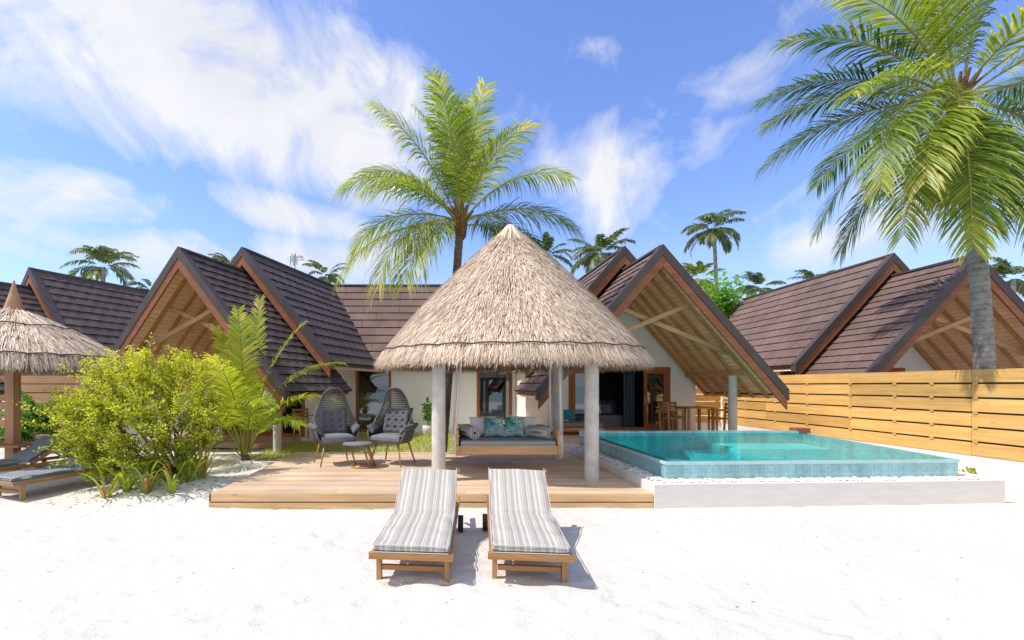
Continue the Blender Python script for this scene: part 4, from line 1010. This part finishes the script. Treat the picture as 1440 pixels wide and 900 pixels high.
    for s in (-1, 1):
        ca = MB(); ca.pillow((s * .335, -.06, .655), (.15 * s, 1, .12), (s * .5, 0, .6), (s * -.6, 0, .6), .22, .09, .05, 12, None, .1, .5); obj('arm_cushion', ca, M['cushion'], C)
    return C
ge = 'grey wicker egg chairs on the deck'
c1 = egg_chair('grey wicker egg chair with charcoal cushions, left of the little round table', ge)
c2 = dup(c1, (-.80, 8.30, .176), radians(-24), 'grey wicker egg chair with charcoal cushions, right of the little round table')
c1.location = (-1.86, 8.30, .176); c1.rotation_euler = (0, 0, radians(26))
for c_ in (c1, c2): c_.scale = (1.08, 1.0, 1.0)
ct = thing('side_table', 'low round slate-topped table with wooden ring base between the egg chairs', 'table', (-1.36, 7.98, .176))
q = MB(); q.lathe((-1.38, 7.98, 0), [(0, .565), (.255, .565), (.262, .575), (.262, .588), (.255, .595), (0, .595)], 40); obj('table_top', q, M['grey_cloth'], ct)
q = MB(); q.lathe((-1.28, 7.98, 0), [(.19, .178), (.225, .178), (.225, .20), (.19, .20), (.19, .178)], 40); obj('base_ring', q, M['teak'], ct)
for (a, b) in (((-1.10, 7.90), (-1.22, 7.93)), ((-1.10, 8.06), (-1.22, 8.03)), ((-1.16, 7.86), (-1.28, 7.90))):
    q = MB(); q.tube([(a[0], a[1], .20), (b[0], b[1], .565)], [.016, .02], 10); obj('leg', q, M['legwood'], ct)

# ------------------------------------------------------------------ swing bed
sb = thing('swing_bed', 'wooden daybed swing hung on white ropes beneath the thatched pavilion', 'swing', (1.18, 7.9, .4))
X0, X1, Y0, Y1 = .37, 2.00, 7.50, 8.40
q = MB(); q.box(X0, X1, Y0, Y0 + .045, .46, .60); q.box(X0, X1, Y1 - .045, Y1, .46, .60)
for k in range(8): y = Y0 + .06 + k * .103; q.box(X0 + .02, X1 - .02, y, y + .085, .505, .525)
obj('bed_frame', q, M['bedwood'], sb)
for x in (X0 - .05, X1 + .002):
    q = MB(); q.box(x, x + .048, Y0 - .03, Y1 + .03, .46, .60); obj('end_rail', q, M['bedwood'], sb)
    q = MB(); q.box(x + .003, x + .045, Y0 + .02, Y1 - .02, .603, .86); obj('arm_panel', q, M['bedwood'], sb)
q = MB(); 
for k in range(4): q.box(X0 + .02, X1 - .02, Y1 - .04, Y1 - .015, .61 + k * .075, .665 + k * .075)
obj('back_rail', q, M['bedwood'], sb)
q = MB(); q.slab((1.185, 7.935, .625), (1, 0, 0), (0, 1, 0), (0, 0, 1), .785, .415, .06, .04, 16); obj('mattress', q, M['stripe_bed'], sb)
for (x, y, xt) in ((X0 - .06, Y0 + .06, X0 + .04), (X1 + .07, Y0 + .06, X1 - .03), (X0 - .06, Y1 - .06, X0 + .02), (X1 + .07, Y1 - .06, X1 + .05)):
    q = MB(); yt = 7.3 if y < 8 else 8.2; q.tube([(xt, yt, 2.3), ((x + xt) / 2, (y + yt) / 2, 1.5), (x, y, .76)], .021, 8)
    for dx in (0,): q.tube([(x, y, .80), (x - .012, y - .01, .72), (x + .01, y, .64), (x, y, .56), (x + .015, y - .015, .46), (x + .004, y - .01, .40)], [.02, .03, .022, .026, .014, .012], 8)
    obj('rope', q, M['rope'], sb)
an = radians(20); by = V((0, sin(an), cos(an))); bn = V((0, -cos(an), sin(an)))
def cushion(name, label, c, hx, hy, mat, hn=.06, group=None, tilt=0):
    q = MB(); ux = V((cos(tilt), 0, sin(tilt))); uy = V((-sin(tilt), 0, cos(tilt))) * 1.0
    uy = V((uy.x, sin(an) * uy.z, cos(an) * uy.z))
    q.pillow((0, 0, 0), ux, uy, bn, hx, hy, hn, 16, .5, .10, .42)
    o = obj(name, q, mat); o.location = c; return tag(o, label, 'pillow', group)
cushion('pillow', 'white pillow at the left of the swing bed, behind the leaf-print one', (.84, 8.24, .86), .25, .19, M['white_cloth'], group='white pillows on the swing bed', tilt=.03)
cushion('pillow', 'white pillow at the right of the swing bed, beside the striped bolster', (1.58, 8.24, .87), .25, .19, M['white_cloth'], group='white pillows on the swing bed', tilt=-.04)
cushion('pillow', 'teal leaf-print pillow on the swing bed, the left one of two', (1.02, 8.08, .86), .185, .18, M['leafprint'], group='teal leaf-print pillows', tilt=.02)
cushion('pillow', 'teal leaf-print pillow on the swing bed, the right one of two', (1.38, 8.09, .86), .185, .18, M['leafprint'], group='teal leaf-print pillows', tilt=-.02)
def bolster(label, c, rz):
    q = MB(); rows = []
    for x, r in ((-.24, .02), (-.24, .09), (-.225, .108), (0, .112), (.225, .108), (.24, .09), (.24, .02)): rows.append([V((r * cos(2 * pi * k / 24), x, r * sin(2 * pi * k / 24))) for k in range(24)])
    q.grid(rows, True, .5, True); o = obj('bolster', q, M['stripe_bol']); o.location = c; o.rotation_euler = (0, 0, rz); tag(o, label, 'bolster', 'striped bolsters on the swing bed')
    e = MB()
    for x in (-.242, .242): e.tube([(.106 * cos(2 * pi * k / 24), x * .96, .106 * sin(2 * pi * k / 24)) for k in range(25)], .007, 6, False)
    p = obj('piped_ends', e, M['trim_white']); p.parent = o
bolster('brown and grey striped bolster against the left arm of the swing bed', (.56, 7.90, .795), radians(20))
bolster('brown and grey striped bolster against the right arm of the swing bed', (1.79, 7.86, .795), radians(38))

# ------------------------------------------------------------------ porch furniture
def dining_chair(label, group):
    C = thing('dining_chair', label, 'chair', (0, 0, 0), group)
    q = MB(); q.box(-.22, .22, -.21, .21, .42, .45); obj('seat', q, M['teak_x'], C)
    for x in (-.2, .2):
        q = MB(); q.box(x - .02, x + .02, -.21, -.17, 0, .64); obj('leg', q, M['legwood'], C)
        q = MB(); q.beam((x, .19, 0), (x, .24, .84), .04, .04, up=(0, 1, 0)); obj('leg', q, M['legwood'], C)
        q = MB(); q.beam((x, -.23, .655), (x, .22, .655), .05, .025); obj('armrest', q, M['teak'], C)
    q = MB()
    for z in (.60, .70, .80): q.box(-.18, .18, .215 + (z - .6) * .05, .24 + (z - .6) * .05, z - .03, z + .03)
    obj('backrest', q, M['teak_x'], C)
    return C
gd = 'wooden dining chairs on the porches'
a1 = dining_chair('wooden dining chair left of the porch table, seen from the side', gd)
for loc, rz, lb in (((6.65, 12.75, .3), .1, 'wooden dining chair behind the porch table, facing the pool'), ((7.42, 11.9, .3), radians(-95), 'wooden dining chair right of the porch table, beside the porch column'), ((-3.55, 12.2, .136), radians(40), 'wooden dining chair on the left porch behind the young palm')): dup(a1, loc, rz, lb)
a1.location = (6.25, 12.1, .3); a1.rotation_euler = (0, 0, radians(95))
dt = thing('dining_table', 'square wooden dining table on the porch behind the pool', 'table', (6.85, 12.1, .3))
q = MB()
for k in range(6): q.box(6.5, 7.2, 11.75 + k * .118, 11.862 + k * .118, 1.0, 1.03)
obj('table_top', q, M['teak_x'], dt)
for x in (6.54, 7.16):
    for y in (11.79, 12.41):
        q = MB(); q.box(x - .028, x + .028, y - .028, y + .028, .3, .998); obj('leg', q, M['legwood'], dt)
sf = thing('sofa', 'grey sofa with low seat just inside the open sliding doors', 'sofa', (5.0, 14.2, .3))
q = MB(); q.slab((5.0, 14.3, .50), (1, 0, 0), (0, 1, 0), (0, 0, 1), .75, .42, .19, .05, 8); obj('seat', q, M['grey_cloth'], sf)
q = MB(); q.slab((5.0, 14.66, .86), (1, 0, 0), (0, .2, 1), (0, -1, .2), .75, .26, .10, .05, 8); obj('backrest', q, M['navy_cloth'], sf)
for x, m_, lb in ((5.0, M['white_cloth'], 'white pillow on the sofa inside the open doors'), (5.35, M['grey_cloth'], 'grey pillow on the sofa inside the open doors'), (4.72, M['navy_cloth'], 'slate blue pillow on the sofa inside the open doors')):
    cushion('pillow', lb, (x, 14.35, .86), .19, .16, m_)
db = thing('daybed', 'low outdoor daybed with grey mattress on the porch behind the pavilion column', 'daybed', (3.5, 12.2, .3))
q = MB(); q.box(3.15, 4.35, 11.8, 12.7, .42, .50); obj('frame', q, M['teak_x'], db)
q = MB(); q.slab((3.75, 12.25, .56), (1, 0, 0), (0, 1, 0), (0, 0, 1), .58, .43, .06, .04, 8); obj('mattress', q, M['grey_cloth'], db)
for x in (3.2, 4.3):
    for y in (11.85, 12.65):
        q = MB(); q.box(x - .03, x + .03, y - .03, y + .03, .3, .418); obj('leg', q, M['legwood'], db)
cushion('pillow', 'teal pillow on the porch daybed', (3.55, 12.45, .80), .24, .16, M['teal_cloth'])

pp = thing('potted_plant', 'white pot with a leafy green shrub against the cream wall by the palm trunk', 'potted plant', (-.28, 14.3, 0))
q = MB(); q.lathe((-.28, 14.3, 0), [(.10, .0), (.14, .04), (.17, .22), (.165, .34), (.145, .345), (.13, .28)], 24); obj('pot', q, M['pot'], pp)
q = MB(); q.lathe((-.28, 14.3, 0), [(.13, .28), (0, .30)], 16); obj('soil', q, M['soil'], pp)
def leafcluster(mb, c, r, n, ls, sq=(1, 1, 1)):
    for k in range(n):
        d = V((random.gauss(0, 1), random.gauss(0, 1), random.gauss(0, 1))).normalized() * (R() ** .4) * r
        p = V(c) + V((d.x * sq[0], d.y * sq[1], d.z * sq[2])); leaf(mb, p, ls * U(.7, 1.3))
def leaf(mb, p, s, r=None):
    a = V((U(-1, 1), U(-1, 1), U(-.4, 1))).normalized(); b = a.cross(V((U(-1, 1), U(-1, 1), U(-1, 1)))).normalized() * s * .28
    mb.face([p, p + a * s * .5 + b, p + a * s, p + a * s * .5 - b], r)
q = MB(); leafcluster(q, (-.28, 14.3, .75), .22, 260, .11, (.7, .7, 1.9)); obj('foliage', q, M['shrubleaf'], pp)
q = MB(); q.tube([(-.28, 14.3, .28), (-.27, 14.3, 1.0)], [.012, .006], 6); obj('stem', q, M['bark'], pp)

# ------------------------------------------------------------------ palms
def frond(mb_leaf, mb_ra, base, az, el, L, droop, nl, ll, wd=.030, twist=0, g=.35, start=.16, dry=False, V_=.25, side=0.0, fold=1.0):
    az = radians(az); el = radians(el); droop = radians(droop); n = 26; p = V(base); pts = [p.copy()]; dirs = []
    tw = radians(twist)
    for i in range(n):
        s = (i + .5) / n; e = el - droop * s ** 1.5; a = az + side * s * s; d = V((cos(a) * cos(e), sin(a) * cos(e), sin(e))); dirs.append(d); p = p + d * (L / n); pts.append(p.copy())
    dirs.append(dirs[-1])
    mb_ra.tube(pts, [max(.0035, .026 * (L / 3.2) * (1 - i / n) ** .8) for i in range(n + 1)], 5, r=R())
    tone = U(-.22, .22)
    for k in range(nl):
        s = start + (1 - start) * (k + R() * .6) / nl; i = min(n - 1, int(s * n)); t = s * n - i
        q = pts[i] * (1 - t) + pts[i + 1] * t; d = dirs[i]
        sd = d.cross(UP)
        sd = sd.normalized() if sd.length > .05 else V((-sin(az), cos(az), 0))
        upv = sd.cross(d).normalized(); sd2 = sd * cos(tw) + upv * sin(tw); up2 = upv * cos(tw) - sd * sin(tw)
        x = (s - start) / (1 - start); env = min(1, .35 + x * 3.2) * (1 - max(0, x - .55) / .45 * .62)
        lean = .55 + .9 * x
        for sg in (-1, 1):
            ln = ll * env * U(.82, 1.1); w = wd * U(.75, 1.15) * (.6 + .4 * env)
            dr = (sd2 * sg + d * lean * U(.85, 1.15) + up2 * V_ * U(.3, 1.4)).normalized()
            j = V((U(-.05, .05), U(-.05, .05), U(-.05, .05))); dr = (dr + j).normalized()
            gg = g * U(.5, 1.5)
            p0 = q; p1 = q + dr * ln * .38 - UP * gg * ln * .07; p2 = q + dr * ln * .72 - UP * gg * ln * .30; p3 = q + dr * ln * .95 - UP * gg * ln * .68
            wv = dr.cross(up2); wv = wv.normalized() * w / 2 if wv.length > .01 else d * w / 2
            r = min(1, max(0, .42 + tone + random.gauss(0, .19) + (.25 if x > .85 else 0)))
            if R() < .02: r = 1
            mb_leaf.face([p0 - wv * .5, p0 + wv * .5, p1 + wv, p1 - wv], r); mb_leaf.face([p1 - wv, p1 + wv, p2 + wv * .75, p2 - wv * .75], r); mb_leaf.face([p2 - wv * .75, p2 + wv * .75, p3], min(1, r + .12))
def trunk_mesh(pts, rads, seg=40, swell=.02):
    P = []; 
    for i in range(seg + 1):
        t = i / seg * (len(pts) - 1); k = min(len(pts) - 2, int(t)); u = t - k
        p0 = V(pts[max(0, k - 1)]); p1 = V(pts[k]); p2 = V(pts[k + 1]); p3 = V(pts[min(len(pts) - 1, k + 2)])
        P.append(.5 * ((2 * p1) + (p2 - p0) * u + (2 * p0 - 5 * p1 + 4 * p2 - p3) * u * u + (3 * p1 - 3 * p2 + p3 - p0) * u ** 3))
    rd = []
    for i in range(seg + 1):
        t = i / seg * (len(rads) - 1); k = min(len(rads) - 2, int(t)); u = t - k; rd.append((rads[k] * (1 - u) + rads[k + 1] * u) * (1 + (swell if i % 2 else -swell)))
    m = MB(); m.tube(P, rd, 18); return m
def palm(name, label, crown, tr, rads, fronds, nl, ll, leafm, trunkm, parts=True, wd=.03, nuts=0, group=None, seg=60, g=.5, cat='palm tree', sheath=True):
    root = thing(name, label, cat, tuple(tr[0]), group)
    obj('trunk', trunk_mesh(tr, rads, seg), trunkm, root)
    cr = V(crown)
    if not parts: lm = MB(); rm = MB()
    for fr in fronds:
        az, el, L, dr = fr[:4]; kw = dict(g=g, wd=wd); kw.update(fr[4] if len(fr) > 4 else {})
        dead = kw.pop('dead', False); mt = M['palmleaf_dead'] if dead else leafm; mm = kw.pop('mat', None); mt = mm or mt; llk = kw.pop('ll', ll)
        b = cr + V((cos(radians(az)) * .08, sin(radians(az)) * .08, U(-.06, .1)))
        if parts:
            a_ = MB(); r_ = MB(); frond(a_, r_, b, az, el, L, dr, nl, llk, **kw)
            fo = obj('frond', a_, mt, root); obj('midrib', r_, M['rachis'], fo)
        else: frond(lm, rm, b, az, el, L, dr, nl, llk, **kw)
    if not parts: obj('crown', lm, leafm, root)
    if sheath and parts:
        s_ = MB()
        for k in range(16):
            a = U(0, 6.28); p0 = cr + V((cos(a) * rads[-1] * .8, sin(a) * rads[-1] * .8, -.3)); p1 = cr + V((cos(a) * .13, sin(a) * .13, .12)); p2 = cr + V((cos(a) * .3, sin(a) * .3, .35 + U(-.1, .1)))
            s_.tube([p0, p1, p2], [.05, .045, .02], 6)
        s_.lathe(cr - UP * .35, [(rads[-1] * .95, 0), (rads[-1] * 1.25, .25), (.12, .5), (.03, .7)], 14); obj('leaf_sheath', s_, M['sheath'], root)
        for k in range(nuts):
            a = U(pi, 2 * pi); q = MB(); c_ = cr + V((cos(a) * .26, sin(a) * .26, -.22 + U(-.12, .08))); q.lathe(c_, [(.0, -.10), (.06, -.085), (.092, -.02), (.085, .05), (.04, .10), (0, .11)], 12); obj('coconut', q, M['palmleaf_y'], root)
    return root
Y_ = {'mat': M['palmleaf_y']}
palm('coconut_palm', 'tall young coconut palm rising directly behind the thatched pavilion', (.53, 9.95, 5.15),
     [(.08, 9.9, -.1), (.22, 9.92, 1.4), (.38, 9.94, 3.3), (.50, 9.95, 4.9)], [.13, .10, .085, .09],
     [(70, 85, 3.3, 16, Y_), (150, 82, 3.2, 36, Y_), (190, 68, 3.1, 40, Y_), (160, 55, 2.9, 60), (185, 48, 2.9, 88, Y_), (178, 16, 2.7, 84, Y_), (202, -6, 3.0, 55, Y_), (222, -14, 2.9, 66, Y_), (236, -22, 2.6, 50, Y_),
      (10, 50, 2.9, 66, Y_), (345, 16, 2.5, 62), (285, 74, 2.6, 44, Y_), (255, 68, 2.7, 50, Y_), (310, 64, 2.4, 66, Y_), (100, 64, 2.8, 40), (60, 40, 2.4, 70), (120, 30, 2.4, 80), (20, 10, 2.4, 70), (90, 88, 2.9, 12, Y_), (215, 36, 2.5, 85, Y_), (240, 78, 2.8, 34, Y_), (40, 74, 2.8, 30)],
     78, .88, M['palmleaf'], M['trunk_b'], wd=.026, g=.85)
D_ = {'mat': M['palmleaf_y'], 'g': .55}
palm('coconut_palm', 'large coconut palm with hanging fronds behind the yellow fence at right', (9.95, 8.7, 7.05),
     [(10.62, 8.75, -.1), (10.52, 8.75, 2.2), (10.33, 8.72, 4.4), (10.0, 8.7, 6.8)], [.17, .145, .13, .115],
     [(192, 54, 3.4, 66, D_), (200, 10, 3.3, 50, D_), (205, -4, 4.0, 84, D_), (214, -18, 3.6, 60, D_), (207, -34, 3.9, 46, D_), (226, -46, 3.9, 36, D_), (236, -52, 3.2, 34, {'g': .6}), (262, -58, 3.5, 26, D_), (284, -62, 3.2, 20, {'g': .6}),
      (300, 26, 3.0, 88, D_), (268, 40, 2.4, 90, D_), (178, 82, 3.5, 26, D_), (165, 30, 3.4, 55), (168, 52, 3.4, 60), (150, 12, 3.2, 60), (130, 40, 3.3, 60), (90, 20, 3.3, 60), (60, 40, 3.3, 60), (20, 30, 3.4, 60), (345, 10, 3.4, 60), (330, 45, 3.3, 70, D_), (160, -30, 3.2, 45), (120, -45, 3.1, 30), (320, -40, 3.2, 40), (210, 68, 3.3, 40, D_), (280, 84, 3.2, 20),
      (240, -76, 2.0, 18, {'dead': True, 'g': 1.0}), (205, -66, 1.9, 20, {'dead': True, 'g': 1.0})],
     84, .86, M['palmleaf'], M['trunk'], wd=.033, nuts=0, g=.65)
# second crown whose fronds enter at the top right edge
T_ = {'mat': M['palmleaf_lime'], 'start': .26, 'g': .45}
yp = [(75, 87, 3.4, 10, T_), (20, 83, 3.1, 36, T_), (150, 84, 3.0, 30, T_), (110, 84, 3.1, 14, T_), (280, 86, 3.0, 16, T_), (10, 74, 2.9, 74, T_), (355, 64, 2.5, 92, T_), (175, 74, 2.9, 52, T_), (190, 62, 2.6, 70, T_), (160, 66, 2.6, 84, T_), (270, 76, 2.5, 50, T_), (300, 66, 2.2, 80, T_), (240, 62, 2.3, 80, T_), (90, 72, 2.6, 60, T_), (330, 54, 1.8, 80, T_), (210, 50, 1.8, 80, T_), (45, 66, 2.2, 70, T_)]
palm('young_palm', 'young yellow-green palm clump growing from the sand between the bush and the deck', (-4.08, 9.72, .12),
     [(-4.10, 9.75, -.1), (-4.09, 9.74, .05), (-4.08, 9.72, .15)], [.10, .09, .05], yp, 74, .62, M['palmleaf_y'], M['trunk_b'], wd=.030, g=.6, seg=8, sheath=False)
# distant palms
def far_palm(px, py, Y, ztop, rad, label, lean=0, base=None, wind=170, n=22, mat=None, thin=1.0):
    X = (px - 614) / 640 * Y; z = 1.6 + (542 - py) / 640 * Y; fr = []
    for k in range(n):
        az = k * 360 / n + U(-10, 10); el = U(-35, 65); fr.append((az, el, rad * U(.8, 1.1), U(50, 95)))
    for k in range(3): fr.append((wind + U(-30, 30), U(40, 75), rad * 1.1, U(60, 90)))
    palm('coconut_palm', label, (X, Y, z), [(X - lean, Y, -.1), (X - lean * .6, Y, z * .5), (X, Y, z - .05)], [.13, .10, .08], fr, 34, rad * .26, mat or M['palmleaf_far'], M['trunk'], parts=False, wd=.075 * thin, group='palms standing beyond the roofs', seg=16, g=.7, sheath=False)
far_palm(146, 374, 27, 0, 2.1, 'palm crown with windblown fronds beyond the far-left dark roof', wind=150)
far_palm(212, 408, 33, 0, 1.5, 'small dark palm crown just left of the left gable', n=17)
far_palm(322, 372, 34, 0, 1.6, 'palm tips showing between the two left gables', n=17)
far_palm(458, 388, 33, 0, 1.7, 'sparse palm crown right of the antenna mast', n=16)
far_palm(768, 360, 24, 0, 1.5, 'small palm crown just right of the thatched cone', n=17)
far_palm(846, 358, 22, 0, 1.75, 'palm crown behind the small gable right of the thatch', wind=60)
far_palm(1004, 322, 24, 0, 1.7, 'tall slender palm with visible trunk beyond the right gable', lean=-.35, wind=10, n=18)
far_palm(1070, 404, 30, 0, 1.6, 'dry-looking palm crown between the right gable and neighbour roof', n=14)
far_palm(1150, 398, 34, 0, 1.9, 'palm crown barely showing above the neighbour roof ridge', n=17)
far_palm(1425, 392, 22, 0, 1.5, 'palm crown at the far right edge beyond the neighbour roof', n=13)
far_palm(985, 392, 26, 0, 1.4, 'low bright palm behind the right gable slope', n=12, mat=M['palmleaf_y'])
# antenna mast
X = (414 - 614) / 640 * 40; mz = 1.6 + (542 - 357) / 640 * 40
am = thing('antenna_mast', 'slim metal antenna mast with white dishes above the dark roof ridge', 'antenna mast', (X, 40, 0))
q = MB(); q.tube([(X, 40, -.1), (X, 40, mz)], .09, 8)
for k in range(5): q.box(X - .35 + .14 * k, X - .29 + .14 * k, 39.9, 40, mz - 1.0 + (k % 2) * .25, mz - .2 + (k % 2) * .2)
obj('pole', q, M['metal'], am)
for dx, dz, r in ((.55, -.3, .3), (.75, -.55, .2)):
    q = MB(); q.lathe((X + dx, 39.9, mz + dz), [(0, -.1), (r * .8, -.05), (r, .06)], 16); q.beam((X, 40, mz + dz), (X + dx, 40, mz + dz), .06, .06); obj('dish', q, M['pot'], am)

# ------------------------------------------------------------------ shrubs
def bush(name, label, base, blobs, nleaf, ls, leafm, nst=9, cat='bush', spread=1.0):
    b = thing(name, label, cat, base); bx, by, bz = base
    st = MB(); lf = MB(); tw = []
    for (cx, cy, cz, r) in blobs:
        c = V((cx, cy, cz)); o = V((bx + U(-.12, .12), by + U(-.1, .1), bz)); mid = o.lerp(c, .5) + V((U(-.1, .1), U(-.1, .1), U(-.05, .12)))
        st.tube([o, o.lerp(mid, .5) + V((U(-.04, .04), 0, .03)), mid, c], [.018, .013, .009, .004], 6)
        k_ = max(4, int(40 * r))
        for k in range(k_):
            od = (c - V(base)).normalized()
            d = (V((random.gauss(0, 1), random.gauss(0, 1), random.gauss(.25, 1))).normalized() * .8 + od * U(.2, .9)) * r * U(.4, 1.55); s0 = mid.lerp(c, U(.1, 1)); e = c + d
            m2 = s0.lerp(e, .5) + V((0, 0, U(-.04, .06))); st.tube([s0, m2, e], [.008, .005, .002], 4, False); tw.append((s0, m2, e))
    for k in range(nleaf):
        s0, m2, e = random.choice(tw); t = U(.25, 1.05); p = s0.lerp(m2, t * 2) if t < .5 else m2.lerp(e, (t - .5) * 2)
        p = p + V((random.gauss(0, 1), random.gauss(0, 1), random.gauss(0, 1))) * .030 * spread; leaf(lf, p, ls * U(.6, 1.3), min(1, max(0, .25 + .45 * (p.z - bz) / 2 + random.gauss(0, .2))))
    obj('stems', st, M['bark'], b); obj('foliage', lf, leafm, b); return b
bl = []
for (px, py, Y, r) in ((110, 585, 7.2, .36), (90, 600, 7.0, .28), (150, 560, 7.4, .40), (175, 520, 7.3, .32), (150, 535, 7.0, .30), (215, 540, 7.4, .42), (250, 520, 7.5, .34), (205, 505, 7.2, .22), (278, 550, 7.3, .32), (285, 592, 7.2, .30), (255, 580, 6.9, .42), (200, 590, 6.7, .45), (150, 610, 6.7, .42), (115, 625, 6.7, .30), (180, 640, 6.6, .34), (230, 625, 6.7, .36), (285, 615, 6.9, .28), (240, 555, 7.7, .4), (180, 570, 7.8, .4), (285, 520, 7.5, .18), (300, 572, 7.4, .20), (130, 650, 6.7, .28), (160, 660, 6.8, .25), (260, 645, 7.0, .26), (205, 655, 6.7, .3), (95, 635, 6.8, .25), (190, 530, 6.9, .35), (85, 570, 7.3, .22), (140, 580, 6.6, .3)):
    bl.append(((px - 614) / 640 * Y, Y, 1.6 + (542 - py) / 640 * Y, r))
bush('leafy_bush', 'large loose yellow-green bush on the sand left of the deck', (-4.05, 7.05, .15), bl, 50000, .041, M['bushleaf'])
def cluster(px, py, Y, r): return ((px - 614) / 640 * Y, Y, 1.6 + (542 - py) / 640 * Y, r)
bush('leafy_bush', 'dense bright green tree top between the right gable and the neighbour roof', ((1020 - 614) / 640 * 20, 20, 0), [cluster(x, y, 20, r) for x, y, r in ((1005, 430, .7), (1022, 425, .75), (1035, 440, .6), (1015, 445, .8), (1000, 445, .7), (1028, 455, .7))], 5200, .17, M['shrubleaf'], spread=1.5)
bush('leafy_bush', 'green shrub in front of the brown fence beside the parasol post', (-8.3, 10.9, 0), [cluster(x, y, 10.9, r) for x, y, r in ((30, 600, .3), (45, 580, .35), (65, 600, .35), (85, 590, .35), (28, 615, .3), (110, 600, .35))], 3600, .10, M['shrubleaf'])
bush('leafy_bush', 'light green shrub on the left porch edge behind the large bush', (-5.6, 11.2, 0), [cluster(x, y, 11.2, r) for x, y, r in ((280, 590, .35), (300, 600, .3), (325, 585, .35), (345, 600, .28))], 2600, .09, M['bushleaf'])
# strap-leaf plants
def strap(label, x, y, h, n, brown=0):
    z = ground_h(x, y) - .02; o = thing('strap_leaf_plant', label, 'plant', (x, y, z), 'strap-leaf plants round the foot of the bush'); m = MB()
    for k in range(n):
        a = U(0, 6.28); el = U(55, 85); L = h * U(1.0, 1.7); p = V((x + cos(a) * .03, y + sin(a) * .03, z)); w = .02 * U(.8, 1.3); prev = None; r = U(.2, .9) if R() > .1 else 1
        for i in range(7):
            e = radians(el - 110 * (i / 6) ** 1.8); d = V((cos(a) * cos(e), sin(a) * cos(e), sin(e))); sd = V((-sin(a), cos(a), 0)) * w * (1 - (i / 6) ** 2.5)
            cur = (p - sd, p + sd)
            if prev: m.face([prev[0], prev[1], cur[1], cur[0]], r)
            prev = cur; p = p + d * L / 6
    obj('leaves', m, M['strapleaf'], o)
for i, (px, py, h, n, lb) in enumerate(((150, 702, .42, 16, 'strap-leaf plant at the left foot of the big bush'), (178, 698, .50, 18, 'tall strap-leaf plant left of centre under the big bush'), (206, 700, .45, 12, 'strap-leaf plant under the middle of the big bush'), (242, 700, .44, 12, 'small strap-leaf plant right of the middle under the big bush'), (266, 692, .55, 16, 'strap-leaf plant at the right foot of the big bush'), (284, 688, .62, 16, 'tallest strap-leaf plant, nearest the deck corner'))):
    Y = 640 * 1.6 / (py - 542) ; strap(lb, (px - 614) / 640 * Y, Y, h, n)
for (x, y, lb) in ((9.05, 7.75, 'small seedling by the fence base, the nearer one'), (8.75, 8.1, 'small seedling by the fence base, the farther one')):
    o = thing('seedling', lb, 'plant', (x, y, 0), 'seedlings by the fence'); m = MB(); leafcluster(m, (x, y, .12), .10, 22, .09); obj('leaves', m, M['strapleaf'], o)

g = MB()
for k in range(900):
    a = U(0, 6.28); q = abs(random.gauss(0, 1)); x = -4.05 + cos(a) * q * 1.1; y = 6.85 + sin(a) * q * .55
    if R() < .06: x = U(-7, 8); y = U(2.6, 5.6)
    z = ground_h(x, y) + .006; b = U(0, 6.28); L = U(.012, .045) if y > 6 else U(.008, .02); w = L * U(.15, .4)
    d = V((cos(b), sin(b), U(-.1, .2))) * L; e = V((-sin(b), cos(b), U(-.1, .3))) * w; c = V((x, y, z)); g.face([c - d, c + e, c + d, c - e])
tag(obj('leaf_litter', g, M['palmleaf_dead']), 'dry brown leaf litter scattered round the foot of the big bush', 'leaf litter', kind='stuff')
